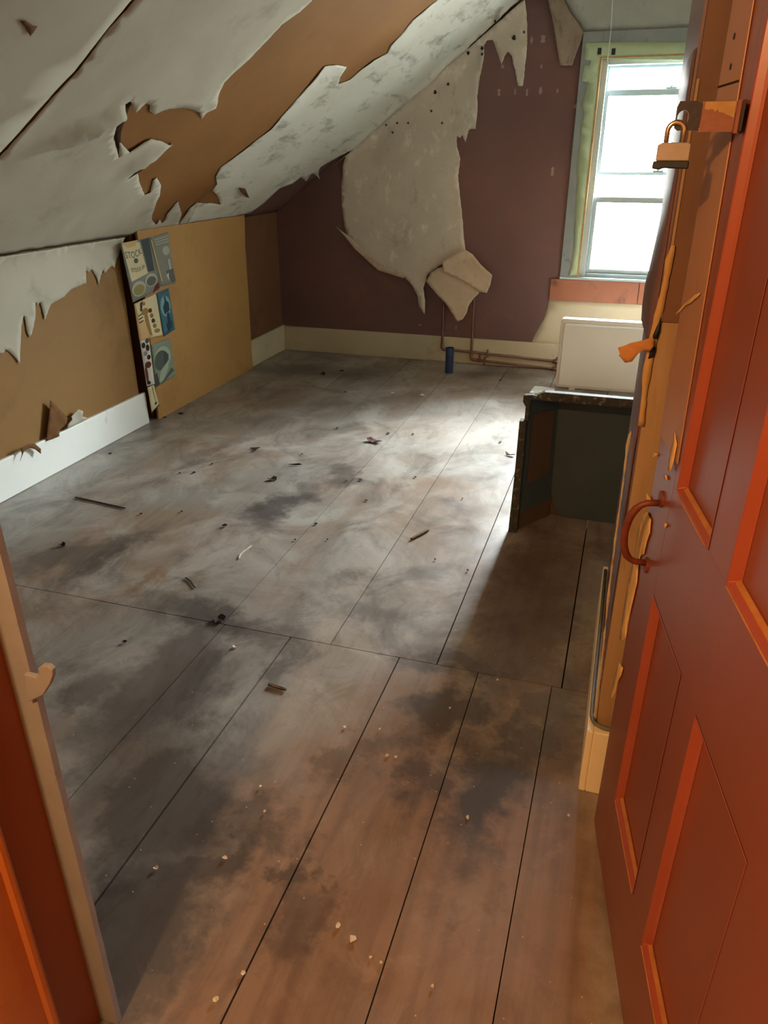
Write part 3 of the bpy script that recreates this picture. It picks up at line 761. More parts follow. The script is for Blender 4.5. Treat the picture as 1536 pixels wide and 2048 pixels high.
# knee wall remnants
K = [(-260, 548), (0, 498), (120, 476), (238, 460), (240, 492), (234, 516), (232, 512), (228, 536), (222, 532), (214, 538), (208, 546), (203, 540), (199, 552), (196, 570), (190, 552), (182, 538), (176, 545), (171, 541), (170, 566), (160, 570), (142, 578), (124, 594), (100, 608),
     (92, 628), (87, 640), (83, 618), (78, 604), (73, 612), (69, 604), (68, 636), (62, 668), (57, 675), (52, 664), (46, 630), (40, 655), (38, 700), (37, 728), (26, 712), (10, 698), (6, 706), (-20, 704), (-120, 760), (-260, 790)]
def K_lift(u, v):
    h = cove((v * -1 + KZ) * 1.0) * 0.35
    return h
sheet('hanging_wallpaper', P_left, K, M['paper'], 'torn white wallpaper remnant with pointed strips along top of the low tan wall', 'wallpaper',
      lift=0.003, curl=0.006, rad=0.015, step=0.008, jit=0.003, grid=0.03, seed=17.0, thick=0.0008, fn=K_lift, clamp=lambda u, v: (u, min(v, KZ - 0.004)), wave=0.004)
P_l2 = Plane((XL + 0.012, 0, 0), (0, 1, 0), (0, 0, 1))
sheet('torn_board_scrap', P_l2, [(96, 800), (104, 806), (130, 835), (128, 846), (114, 862), (114, 872), (88, 882), (92, 845)], M['brown_torn'], 'brown triangular torn flap on the low tan wall above white baseboard', 'scrap', lift=0.006, curl=0.012, jit=0.001, grid=0.025, seed=18)
sheet('torn_board_scrap', P_l2, [(152, 818), (160, 822), (158, 832), (172, 836), (150, 846), (128, 858), (130, 848), (138, 838), (136, 832)], M['paper'], 'white torn scrap poking up behind the white baseboard', 'scrap', lift=0.010, curl=0.01, jit=0.001, grid=0.02, seed=19)
P_l3 = Plane((XL + 0.034, 0, 0), (0, 1, 0), (0, 0, 1))
sheet('torn_board_scrap', P_l3, [(38, 896), (52, 888), (66, 886), (78, 897), (77, 907), (66, 898), (54, 895), (44, 902), (36, 922), (40, 908)], M['brown_torn'], 'dark curled scrap hanging over the top of white baseboard at left', 'scrap', lift=0.004, curl=0.02, rad=0.02, jit=0.001, grid=0.02, seed=20)

# ------------------------------------------------------------------ hardboard panel with magazine cuttings
pz = slope_z(XL + 0.042)
edge = [(G1 - 0.01, 0.0)]
pp = [(G1 - 0.012, 0.0), (5.19, 0.0), (5.185, 0.12), (5.20, 0.5), (5.21, 0.9), (5.235, pz - 0.01), (G1 + 0.02, pz - 0.01), (G1 + 0.01, 0.6)]
mb = MB().prism(pp, XL + 0.026, XL + 0.042, lambda a, b, h: (h, a, b))
panel = mb.build('hardboard_panel', M['tan_board'], bevel=0.002)
tag(panel, 'tan hardboard panel standing on the floor along the low wall, covered with magazine cuttings', 'panel')

MC = {n: flat('print_' + n, srgb(*c)) for n, c in dict(cream=(206, 196, 158), grey=(128, 130, 120), greyd=(92, 98, 92), slate=(66, 76, 76), sand=(200, 170, 118), gold=(150, 118, 62), umber=(74, 52, 32), teal=(62, 104, 118), teald=(34, 62, 78), tealp=(120, 160, 164),
      sage=(128, 142, 126), saged=(78, 92, 84), sagep=(160, 172, 154), black=(40, 36, 36), white=(206, 202, 190), maroon=(98, 46, 34), pale=(170, 170, 154), olive=(140, 136, 84)).items()}
class Cut:
    def __init__(s, quad, bg, label, h=0.0012, curl=0.004, seed=1):
        s.q = [P_panel.px(*p) for p in quad]     # TL TR BR BL
        s.h = h + 0.0035
        s.o = sheet('magazine_cutting', P_panel, quad, MC[bg], label, 'cutting', lift=h, curl=0.0, rad=0.02, jit=0.0006, grid=0.03, thick=0.0008, seed=seed, wave=0.0)
        s.k = 0
    def p(s, a, b):
        tl, tr, br, bl = [Vector(t) for t in s.q]
        return tl.lerp(tr, a).lerp(bl.lerp(br, a), b)
    def poly(s, pts, col, name='printed_shape'):
        s.k += 1
        h0 = s.h - 0.0022
        h1 = h0 + 0.0006 + 0.0002 * s.k
        m_ = MB().prism([tuple(s.p(a, b)) for a, b in pts], h0, h1, lambda a, b, h: P_panel.at(a, b, h))
        o = m_.build(name, MC[col], s.o)
        o.matrix_parent_inverse = Matrix.Translation(s.o.location).inverted()
        return o
    def ell(s, ca, cb, ra, rb, col, name='printed_shape', n=18):
        return s.poly([(ca + ra * math.cos(t * math.tau / n), cb + rb * math.sin(t * math.tau / n)) for t in range(n)], col, name)
    def text(s, body, a0, b0, a1, size, col, name='printed_lettering', arc=0.0):
        cu = bpy.data.curves.new('lettering', 'FONT')
        cu.body = body
        cu.size = 1.0
        tmp = bpy.data.objects.new('lettering', cu)
        COL.objects.link(tmp)
        dg = bpy.context.evaluated_depsgraph_get()
        me = bpy.data.meshes.new_from_object(tmp.evaluated_get(dg))
        bpy.data.objects.remove(tmp)
        bpy.data.curves.remove(cu)
        xs = [v.co.x for v in me.vertices]
        w0, w1_ = min(xs), max(xs)
        s.k += 1
        for v in me.vertices:
            t = (v.co.x - w0) / (w1_ - w0)
            a = a0 + (a1 - a0) * t
            b = b0 - v.co.y * size + arc * (1 - (2 * t - 1) ** 2)
            q = s.p(a, b)
            v.co = P_panel.at(q.x, q.y, s.h - 0.001 + 0.0002 * s.k)
        me.materials.append(MC[col])
        o = bpy.data.objects.new(name, me)
        COL.objects.link(o)
        o.parent = s.o
        o.matrix_parent_inverse = Matrix.Translation(s.o.location).inverted()
        return o

c1 = Cut([(240, 487), (298, 475), (320, 578), (265, 605)], 'grey', 'topmost cutting nearest the dark slot, showing STOCK lettering above two glasses', seed=31)
c1.poly([(0.04, 0.02), (0.62, 0.04), (0.68, 0.62), (0.1, 0.66)], 'cream', 'printed_label')
c1.poly([(0.68, 0.02), (0.98, 0.0), (0.93, 0.62), (0.72, 0.6)], 'slate', 'printed_band')
c1.poly([(0.02, 0.0), (0.6, 0.0), (0.45, 0.09), (0.2, 0.1)], 'sand')
c1.text('STOCK', 0.07, 0.25, 0.62, 0.16, 'slate', arc=0.03)
c1.text('STOCK 84', 0.16, 0.50, 0.62, 0.10, 'slate', arc=0.03)
c1.ell(0.38, 0.34, 0.07, 0.045, 'greyd')
c1.ell(0.28, 0.82, 0.24, 0.13, 'pale', 'printed_glass'); c1.ell(0.28, 0.84, 0.19, 0.09, 'olive', 'printed_glass')
c1.ell(0.74, 0.76, 0.22, 0.12, 'pale', 'printed_glass'); c1.ell(0.74, 0.78, 0.17, 0.085, 'greyd', 'printed_glass')
c1.poly([(0.84, 0.90), (0.98, 0.86), (0.97, 0.97), (0.72, 1.0)], 'maroon')
c2 = Cut([(299, 475), (335, 464), (351, 566), (318, 574)], 'grey', 'grey cutting with a pale round moon, beside the STOCK cutting', h=0.002, seed=32)
c2.ell(0.72, 0.33, 0.2, 0.09, 'pale', 'printed_moon')
for bb in (0.06, 0.11, 0.16): c2.poly([(0.2, bb), (0.95, bb), (0.95, bb + 0.018), (0.2, bb + 0.018)], 'pale', 'printed_line')
c2.poly([(0.72, 0.5), (0.84, 0.5), (0.86, 0.74), (0.74, 0.74)], 'pale')
c2.poly([(0.55, 0.72), (0.95, 0.7), (1.0, 0.95), (0.8, 0.97)], 'greyd')
c2.poly([(0.5, 0.8), (0.66, 0.76), (0.6, 0.92)], 'white')
c2.poly([(0.0, 0.05), (0.05, 0.05), (0.22, 0.9), (0.16, 0.9)], 'sand', 'folded_edge')
c3 = Cut([(267, 608), (311, 587), (325, 672), (278, 681)], 'sand', 'sandy cutting with golden ornaments, left of the blue bottle cutting', h=0.0026, seed=33)
c3.poly([(0.05, 0.03), (0.98, 0.0), (0.97, 0.97), (0.5, 0.97), (0.42, 0.5), (0.12, 0.5)], 'cream')
c3.ell(0.40, 0.30, 0.15, 0.09, 'gold', 'printed_ornament'); c3.poly([(0.33, 0.4), (0.48, 0.38), (0.56, 0.95), (0.46, 0.9)], 'gold', 'printed_ornament')
c3.poly([(0.24, 0.05), (0.36, 0.02), (0.28, 0.26), (0.2, 0.25)], 'umber'); c3.ell(0.40, 0.1, 0.06, 0.05, 'gold')
for j in range(4): c3.ell(0.62 + 0.03 * j, 0.32 + 0.13 * j, 0.075, 0.055, 'umber' if j % 2 == 0 else 'gold', 'printed_ornament')
c3.ell(0.78, 0.84, 0.12, 0.05, 'gold', 'printed_ornament')
for j in range(3): c3.poly([(0.1, 0.34 + 0.09 * j), (0.26, 0.31 + 0.09 * j), (0.26, 0.335 + 0.09 * j), (0.1, 0.365 + 0.09 * j)], 'umber', 'printed_line')
c4 = Cut([(311, 587), (336, 576), (349, 658), (327, 673)], 'teal', 'blue-green cutting with a dark bottle silhouette', h=0.0042, seed=34)
c4.ell(0.52, 0.36, 0.4, 0.24, 'tealp', 'printed_glow')
c4.poly([(0.50, 0.14), (0.62, 0.13), (0.62, 0.24), (0.80, 0.32), (0.78, 0.5), (0.34, 0.53), (0.30, 0.36), (0.50, 0.26)], 'teald', 'printed_bottle')
c4.poly([(0.5, 0.54), (0.68, 0.52), (0.72, 0.72), (0.84, 0.8), (0.76, 0.92), (0.4, 0.94), (0.34, 0.8), (0.5, 0.72)], 'teald', 'printed_glass')
c5 = Cut([(279, 682), (297, 674), (309, 768), (293, 773)], 'white', 'narrow black and white cutting at panel edge, left of the grey-green photo', h=0.0015, seed=35)
for (a, b, ra, rb, c_) in ((0.3, 0.12, 0.2, 0.06, 'black'), (0.7, 0.2, 0.2, 0.07, 'black'), (0.4, 0.3, 0.2, 0.05, 'grey'), (0.7, 0.4, 0.2, 0.05, 'black'), (0.75, 0.06, 0.2, 0.05, 'slate'), (0.5, 0.55, 0.35, 0.07, 'maroon'), (0.2, 0.75, 0.14, 0.18, 'maroon'), (0.3, 0.93, 0.2, 0.04, 'black')):
    c5.ell(a, b, ra, rb, c_)
c6 = Cut([(301, 690), (339, 676), (350, 750), (311, 775)], 'sage', 'crumpled grey-green photo cutting below the blue bottle cutting', h=0.003, seed=36)
c6.ell(0.48, 0.4, 0.42, 0.28, 'sagep'); c6.ell(0.42, 0.45, 0.36, 0.24, 'saged')
c6.poly([(0.55, 0.25), (0.8, 0.38), (0.62, 0.55), (0.5, 0.6), (0.56, 0.42)], 'slate')
c6.poly([(0.15, 0.95), (0.3, 0.68), (0.75, 0.52), (0.7, 0.7), (0.4, 0.92)], 'sagep')
c6.poly([(0.02, 0.7), (0.12, 0.68), (0.2, 0.98), (0.03, 0.99)], 'slate'); c6.poly([(0.4, 0.95), (0.85, 0.75), (0.97, 0.85), (0.3, 1.0)], 'saged')
c7 = Cut([(294, 775), (307, 770), (318, 811), (303, 826)], 'cream', 'small cream cutting lowest on the panel, near the floor', h=0.002, seed=37)
c7.poly([(0.62, 0.06), (0.76, 0.05), (0.72, 0.7), (0.66, 0.72)], 'olive', 'printed_bottle'); c7.ell(0.66, 0.78, 0.14, 0.06, 'umber')
c7.poly([(0.02, 0.96), (1.0, 0.93), (1.0, 0.985), (0.02, 1.0)], 'black', 'dark_edge')

# ------------------------------------------------------------------ pipes, blue stub, radiator, string
def bend(pts, r=0.02, n=5):
    pts = [Vector(p) for p in pts]
    res = [pts[0]]
    for i in range(1, len(pts) - 1):
        a, b, c = pts[i - 1], pts[i], pts[i + 1]
        p0 = b + (a - b).normalized() * r
        p1 = b + (c - b).normalized() * r
        for t in range(n + 1):
            q = t / n
            res.append(p0.lerp(b, q).lerp(b.lerp(p1, q), q))
    res.append(pts[-1])
    return res
yp = YF - 0.042
def px_y(x, y, Y=yp): return on_y(x, y, Y)
a1 = px_y(884, 698); a2 = px_y(1120, 724); b1 = px_y(942, 719); b2 = px_y(1120, 739)
x1 = a1.x; x2 = b1.x
for (xx, z0, zend, nm, lb) in ((x1, a1.z, a2.z, 'left', 'copper pipe rising on the left behind the blue stub, its run lying uppermost'), (x2, b1.z, b2.z, 'right', 'copper pipe rising on the right under the pointed paper flap, its run lying lowest')):
    t = thing('copper_pipe', lb, 'pipe', (xx, yp, z0))
    ztop = 0.60
    MB().tube(bend([(xx, YF - 0.002, ztop), (xx, yp, ztop), (xx, yp, z0), (-0.36, yp, zend)], 0.03), 0.0095, 12).build('pipe_run', M['copper'], t, smooth=True)
    e = MB()
    e.tube(bend([(xx, yp, z0 + 0.045), (xx, yp, z0), (xx + 0.045, yp, z0 - 0.003)], 0.022), 0.0125, 12)
    e.build('elbow', M['copper'], t, smooth=True)
    f = MB().tube([(-0.47, yp, zend + 0.002), (-0.42, yp, zend)], 0.0165, 10)
    f.tube([(-0.44, yp, zend), (-0.44, yp, zend + 0.035)], 0.010, 10)
    f.build('valve', M['copper'], t, smooth=True)
for (x, y, lb) in ((975, 706, 'pipe clip on the baseboard gripping the uppermost copper run'), (959, 716, 'left pipe clip on the baseboard gripping the lowest copper run'), (969, 721, 'right pipe clip on the baseboard gripping the lowest copper run')):
    p = px_y(x, y)
    m_ = MB().box(p.x - 0.006, p.x + 0.006, YF - 0.057, YF - 0.022, p.z - 0.035, p.z + 0.025)
    tag(m_.build('pipe_clip', M['copper'], bevel=0.003), lb, 'clip')
# blue stub
bp = on_floor(898, 745)
bt = on_y(898, 695, bp.y).z
t = thing('pipe_stub', 'dark blue plastic pipe stub standing on the floor below the copper pipes', 'pipe', (bp.x, bp.y, 0))
m_ = MB()
seg = 24
ro, ri = 0.031, 0.026
vs, fs = [], []
for (r_, z_) in ((ro, 0.001), (ro, bt), (ri, bt), (ri, 0.01)):
    vs += [(bp.x + r_ * math.cos(i * math.tau / seg), bp.y + r_ * math.sin(i * math.tau / seg), z_) for i in range(seg)]
for g in range(3):
    for i in range(seg):
        j = (i + 1) % seg
        fs.append((g * seg + i, g * seg + j, (g + 1) * seg + j, (g + 1) * seg + i))
fs.append(tuple(3 * seg + i for i in range(seg)))
m_.add(vs, fs)
m_.build('pipe_body', M['blue_pipe'], t, smooth=False)
m_ = MB().tube([(bp.x, bp.y, bt - 0.012), (bp.x, bp.y, bt - 0.004)], ro + 0.002, 24, cap=False)
m_.build('collar', M['blue_pipe'], t)

# radiator standing in front of the wall below the window
ry = 5.32
t = thing('radiator', 'cream-white panel radiator standing below the window behind the green tub', 'radiator', (0.0, ry + 0.03, 0))
x0, x1_ = -0.400, 0.50
zt = on_y(1125, 633, ry + 0.07).z
def rounded(x0, x1, z0, z1, r, n=6):
    pts = []
    for (cx, cz, a0) in ((x1 - r, z1 - r, 0), (x0 + r, z1 - r, 90), (x0 + r, z0 + r, 180), (x1 - r, z0 + r, 270)):
        for i in range(n + 1):
            a = math.radians(a0 + 90 * i / n)
            pts.append((cx + r * math.cos(a), cz + r * math.sin(a)))
    return pts
MB().prism(rounded(x0, x1_, 0.012, zt, 0.022), ry + 0.004, ry + 0.07, lambda a, b, h: (a, h, b)).build('casing', M['radiator'], t, bevel=0.006)
fp_ = MB().prism(rounded(x0 + 0.022, x1_ - 0.022, 0.03, zt - 0.028, 0.012), ry - 0.008, ry + 0.004, lambda a, b, h: (a, h, b)).build('front_panel', M['radiator'], t, bevel=0.005)
m_ = MB().box(x0 + 0.03, x1_ - 0.03, ry - 0.011, ry + 0.003, zt - 0.044, zt - 0.030)
m_.build('top_glare', M['bright_white'], fp_, bevel=0.004)  # whiter bar paints the glare along the radiator top
for fx in (x0 + 0.12, x1_ - 0.12):
    MB().box(fx - 0.02, fx + 0.02, ry - 0.005, ry + 0.075, 0.0015, 0.014).build('foot', M['radiator'], t)
# bright white flat piece lying beside it
w0 = on_floor(1064, 779)
m_ = MB().prism([(w0.x - 0.005, w0.y - 0.12), (w0.x + 0.16, w0.y - 0.12), (w0.x + 0.155, w0.y + 0.03), (w0.x + 0.07, w0.y + 0.055), (w0.x + 0.01, w0.y + 0.05)], 0.0015, 0.014, lambda a, b, h: (a, b, h))
tag(m_.build('white_piece', M['bright_white'], bevel=0.004), 'small bright white piece on the floor just behind the green tub', 'offcut')
# string hanging in front of the window head
p0 = on_y(1226, -60, YF - 0.06); p1 = on_y(1222, 60, YF - 0.06); p2 = on_y(1215, 121, YF - 0.06)
p0.z = ZT - 0.002
tag(MB().tube([p0, p1, p2], 0.0022, 6).build('string', M['string']), 'thin white string hanging down in front of the window head', 'string')
for (x, y, lb) in ((1199, 103, 'left small iron hook on the green board above the window'), (1227, 104, 'right black iron hook on the green board above the window')):
    p = on_y(x, y, YF - 0.024)
    m_ = MB().box(p.x - 0.012, p.x + 0.012, YF - 0.0275, YF - 0.0236, p.z - 0.016, p.z + 0.02)
    m_.tube([(p.x, YF - 0.027, p.z + 0.008), (p.x, YF - 0.05, p.z - 0.002), (p.x + 0.004, YF - 0.055, p.z + 0.014)], 0.0045, 8)
    tag(m_.build('wall_hook', M['black_iron']), lb, 'hook')

# ------------------------------------------------------------------ dark green tub tipped on its side
t = thing('plastic_tub', 'dark green tub tipped on its side on the floor, open front facing the doorway', 'tub', (0.04, 3.08, 0))
XB = 0.44
bpz = 0.565
rr = 0.07
pts = [(-0.205 + rr * 0.2, 0.05), (-0.205 + 0.03, 0.012), (-0.205 + 0.065, 0.0), (XB - 0.07, 0.0), (XB - 0.02, 0.03), (XB, 0.08), (XB, bpz), (-0.218, bpz), (-0.212, 0.12)]
tb_ = MB().prism(pts, 3.20, 3.212, lambda a, b, h: (a, h, b)).build('tub_bottom', M['green_tub'], t, bevel=0.003)
# left wall, tapering from the rim to the bottom, with a raised lower edge
def slab(p00, p10, p11, p01, th):
    a = [Vector(p) for p in (p00, p10, p11, p01)]
    n = (a[1] - a[0]).cross(a[3] - a[0]).normalized() * th
    return MB().add(a + [q + n for q in a], [(0, 1, 2, 3), (7, 6, 5, 4), (0, 4, 5, 1), (1, 5, 6, 2), (2, 6, 7, 3), (3, 7, 4, 0)])
lw = slab((-0.325, 3.01, 0.085), (-0.206, 3.205, 0.085), (-0.214, 3.205, bpz), (-0.325, 3.01, 0.605), -0.008).build('side_wall', M['green_tub'], t)
slab((-0.325, 3.01, 0.0), (-0.206, 3.205, 0.0), (-0.206, 3.205, 0.085), (-0.325, 3.01, 0.085), -0.006).box(-0.216, -0.10, 3.2125, 3.220, 0.0, 0.20).build('light_stop', M['tub_label'], t, label='brown strip added to block light under the side wall')  # slab and box added to stop window light leaking under the tub
def onwall(a, z, h=0.0015):      # a = 0 at the rim, 1 at the bottom
    n = Vector((0.195, -0.119, 0)).normalized()
    return Vector((-0.325 + 0.113 * a, 3.01 + 0.19 * a, z)) + n * h
q = [onwall(0.16, 0.215), onwall(0.86, 0.215), onwall(0.84, 0.515), onwall(0.16, 0.525)]
q2 = [onwall(0.16, 0.215, 0.003), onwall(0.86, 0.215, 0.003), onwall(0.84, 0.515, 0.003), onwall(0.16, 0.525, 0.003)]
MB().add(q + q2, [(3, 2, 1, 0), (4, 5, 6, 7), (0, 1, 5, 4), (1, 2, 6, 5), (2, 3, 7, 6), (3, 0, 4, 7)]).build('recessed_panel', M['tub_label'], lw, label='brown rectangular panel')
slab((XB + 0.10, 3.01, 0.002), (XB - 0.005, 3.205, 0.002), (XB - 0.005, 3.205, bpz), (XB + 0.10, 3.01, 0.605), 0.008).build('side_wall', M['green_tub'], t)
slab((-0.315, 3.01, 0.608), (XB + 0.09, 3.01, 0.608), (XB, 3.205, bpz - 0.004), (-0.210, 3.205, bpz - 0.004), 0.008).build('side_wall', M['green_tub'], t)
m_ = MB().prism([(-0.305, 0.604), (-0.285, 0.628), (-0.262, 0.640), (XB + 0.10, 0.640), (XB + 0.10, 0.604)], 2.982, 3.022, lambda a, b, h: (a, h, b))
m_.build('top_rim', M['tub_rim'], t, bevel=0.004)
m_ = MB().prism([(-0.362, 0.0), (-0.324, 0.0), (-0.323, 0.2), (-0.323, 0.512), (-0.352, 0.512), (-0.354, 0.3)], 2.975, 3.02, lambda a, b, h: (a, h, b))
m_.build('side_rim', M['tub_rim'], t, bevel=0.003)
m_ = MB().prism([(-0.334, 0.512), (-0.318, 0.512), (-0.316, 0.60), (-0.30, 0.604), (-0.305, 0.622), (-0.345, 0.618), (-0.346, 0.59), (-0.333, 0.57)], 2.99, 3.02, lambda a, b, h: (a, h, b))
m_.build('rim_corner', M['tub_rim'], t, bevel=0.003)

# ------------------------------------------------------------------ door
TH, KX = 0.1676, 0.0065
DD = Vector((-math.sin(TH), math.cos(TH), 0)); DN = Vector((-math.cos(TH), -math.sin(TH), 0))   # along the door, out of its hall face
D0 = Vector((0.133, 1.2, 0))
def dr(s, z, n=0.0):
    return D0 + DD * s + DN * (n - KX * z) + Vector((0, 0, z))
HS, FS = -0.655, 0.246
def dbox(m_, s0, s1, z0, z1, n0, n1):
    return m_.box(s0, s1, n0, n1, z0, z1, fr=lambda a, b, c: dr(a, c, b))
door = bpy.data.objects.new('door_1', None)
COL.objects.link(door); door.location = dr(HS, 0); door.empty_display_size = 0.05
tag(door, 'red panelled wooden door standing open at the right, paint chipped along its edge', 'door', kind='structure')
ZB = 0.012
m_ = MB()
stl = 0.145
dbox(m_, FS - stl, FS, ZB, 2.03, -0.04, 0)
dbox(m_, HS, HS + 0.16, ZB, 2.03, -0.04, 0)
dbox(m_, -0.235, -0.14, 0.24, 1.88, -0.0395, -0.0005)
dbox(m_, HS + 0.16, FS - stl, ZB, 0.24, -0.0395, -0.0003)
dbox(m_, HS + 0.16, FS - stl, 0.755, 0.978, -0.0395, -0.0003)
dbox(m_, HS + 0.16, FS - stl, 1.88, 2.03, -0.0395, -0.0003)
dbox(m_, 0.079, FS - stl, 0.978, 1.88, -0.0395, -0.0002)
m_.build('door_frame', M['door_red'], door)
for (s0, s1) in ((-0.14, FS - stl), (HS + 0.16, -0.235)):
    for (z0, z1) in ((0.24, 0.755), (0.978, 1.88)):
        if s0 > -0.2: s1 = 0.079 if z0 > 0.5 else FS - stl
        pm = dbox(MB(), s0, s1, z0, z1, -0.03, -0.016).build('door_panel', M['door_red'], door)
        # bevelled moulding running round the panel
        w = 0.012
        def ring(d, n): return [dr(s0 + d, z0 + d, n), dr(s1 - d, z0 + d, n), dr(s1 - d, z1 - d, n), dr(s0 + d, z1 - d, n)]
        rs = ring(0, 0.0004) + ring(0.004, 0.0012) + ring(w * 0.75, -0.011) + ring(w, -0.0155)
        fs = []
        for g in range(3):
            for i in range(4):
                j = (i + 1) % 4
                fs.append((g * 4 + i, g * 4 + j, g * 4 + 4 + j, g * 4 + 4 + i))
        MB().add(rs, fs).build('moulding', M['door_red_lit'], door, bevel=0.002)  # brighter copy of the door red, painting light on the bevels
# nailed orange-brown strip on the lock stile
pk = MB().add([dr(0.095, 1.02, 0.0005), dr(0.25, 1.02, 0.0005), dr(0.268, 1.9, 0.0005), dr(0.165, 1.9, 0.0005), dr(0.095, 1.02, 0.003), dr(0.25, 1.02, 0.003), dr(0.268, 1.9, 0.003), dr(0.165, 1.9, 0.003)],
              [(3, 2, 1, 0), (4, 5, 6, 7), (0, 1, 5, 4), (1, 2, 6, 5), (2, 3, 7, 6), (3, 0, 4, 7)])
strip_ob = pk.build('stile_strip', M['stile_orange'], door, bevel=0.002, label='orange-brown nailed strip')
dbox(MB(), 0.145, 0.262, 1.5955, 1.5985, 0.002, 0.0036).build('crack', M['dark_void'], strip_ob)
for (s, z) in ((0.215, 1.66), (0.205, 1.62)):
    m_ = MB().tube([dr(s, z, 0.002), dr(s, z, 0.004)], 0.0045, 10)
    m_.build('nail', M['black_iron'], strip_ob)
# chips of bare wood
P_door = Plane(dr(0, 0, 0), dr(1, 0, 0) - dr(0, 0, 0), dr(0, 1, 0) - dr(0, 0, 0))
def chip(pts, mat='chip', n=0.0008, nm='bare_wood_chip', jit=0.0015, seed=3, par=door):
    pln = Plane(dr(0, 0, n), dr(1, 0, 0) - dr(0, 0, 0), dr(0, 1, 0) - dr(0, 0, 0))
    return sheet(nm, pln, pts, M[mat], parent=par, lift=0.0, curl=0, wave=0, thick=0.0008, jit=jit, step=0.008, grid=0.02, seed=seed)
chip([(1296, 1024), (1304, 1040), (1302, 1066), (1296, 1082), (1290, 1108), (1284, 1110), (1280, 1120), (1276, 1165), (1268, 1200), (1262, 1225), (1256, 1250), (1254, 1275), (1246, 1283), (1240, 1280), (1252, 1200), (1264, 1140), (1272, 1110), (1278, 1060), (1288, 1030)], seed=4)
chip([(1240, 1325), (1248, 1336), (1244, 1352), (1236, 1365), (1232, 1385), (1224, 1400), (1223, 1390), (1230, 1360), (1235, 1340)], seed=5)
chip([(1352, 862), (1356, 890), (1350, 920), (1343, 944), (1338, 940), (1342, 905), (1348, 885)], n=0.0034, seed=6)
chip([(1296, 986), (1304, 1000), (1292, 1004), (1292, 994)], seed=7)
chip([(1310, 905), (1318, 908), (1308, 918), (1304, 916)], seed=8, n=0.0012)
chip([(1330, 950), (1336, 952), (1336, 960), (1331, 958)], seed=9)
chip([(1331, 1046), (1336, 1048), (1333, 1056), (1328, 1054)], seed=10)
chip([(1403, 586), (1396, 596), (1384, 606), (1372, 612), (1364, 622), (1352, 630), (1366, 614), (1378, 602), (1394, 588)], n=0.0034, seed=12)
# worn lower bevels of the panels
def wear(s0, s1, z, wdt=0.0125):
    q = [dr(s0, z - 0.001, 0.0022), dr(s1, z - 0.001, 0.0022), dr(s1 - 0.006, z + wdt, -0.0135), dr(s0 + 0.006, z + wdt, -0.0135)]
    q2 = [p - DN * 0.001 for p in q]
    MB().add(q + q2, [(0, 1, 2, 3), (7, 6, 5, 4), (0, 4, 5, 1), (1, 5, 6, 2), (2, 6, 7, 3), (3, 7, 4, 0)]).build('worn_edge', M['chip_dull'], door)
wear(-0.125, 0.07, 0.978); wear(-0.135, 0.095, 0.24); wear(-0.46, -0.24, 0.978); wear(-0.42, -0.24, 0.24)
# pull handle
hd = MB()
A0, B0 = dr(0.165, 0.915, 0.004), dr(0.182, 0.778, 0.004)
mid = dr(0.176, 0.846, 0)
path = []
for i in range(15):
    a = math.pi * i / 14
    base = A0.lerp(B0, (1 - math.cos(a)) / 2)
    path.append(base + DN * (0.05 * (math.sin(a) ** 0.6 if a > 0 else 0)))
hd.tube(path, [0.0075 if 2 < i < 12 else 0.0062 for i in range(15)], 12)
h_ = hd.build('door_handle', M['iron'], door, smooth=True)
m_ = MB()
for q in (dr(0.16, 0.925, 0), dr(0.184, 0.772, 0)):
    m_.tube([q, q + DN * 0.004], 0.016, 12)
m_.build('handle_plate', M['iron'], h_)
# hinges on the hidden side
for z in (0.3, 1.75):
    MB().tube([dr(HS - 0.008, z, 0.004), dr(HS - 0.008, z + 0.09, 0.004)], 0.007, 8).build('hinge', M['iron'], door)

# hasp sticking out from the stile, padlock hanging in it
hy = 1.30
kx = on_y(1478, 235, hy).x
hz0, hz1 = 1.530, 1.569
t = thing('hasp', 'brown painted hinged hasp sticking out from the door edge and carrying the padlock', 'hasp', (kx, hy, hz0))
xm = on_y(1402, 235, hy).x; xe = on_y(1356, 205, hy).x
fr = lambda a, b, h: (a, h, b)
leaf_ = MB().prism([(xm, hz0), (kx - 0.006, hz0), (kx - 0.006, hz1), (xm, hz1)], hy - 0.0015, hy + 0.0015, fr).build('hasp_leaf', M['hasp_paint'], t)
ch = [(xm + 0.003, hz1 - 0.0005)]
n = 14
ch += [(xm + 0.003 + (kx - 0.01 - xm) * i / n, hz1 - 0.010 - 0.006 * (i / n) ** 2 * 2 - 0.004 * nz(i, 0, 5, 0.9)) for i in range(n + 1)]
ch += [(kx - 0.007, hz1 - 0.0005)]
MB().prism(ch, hy - 0.0021, hy - 0.0013, fr).build('worn_corner', M['hasp_chip'], leaf_, label='bare worn metal along the top corner')
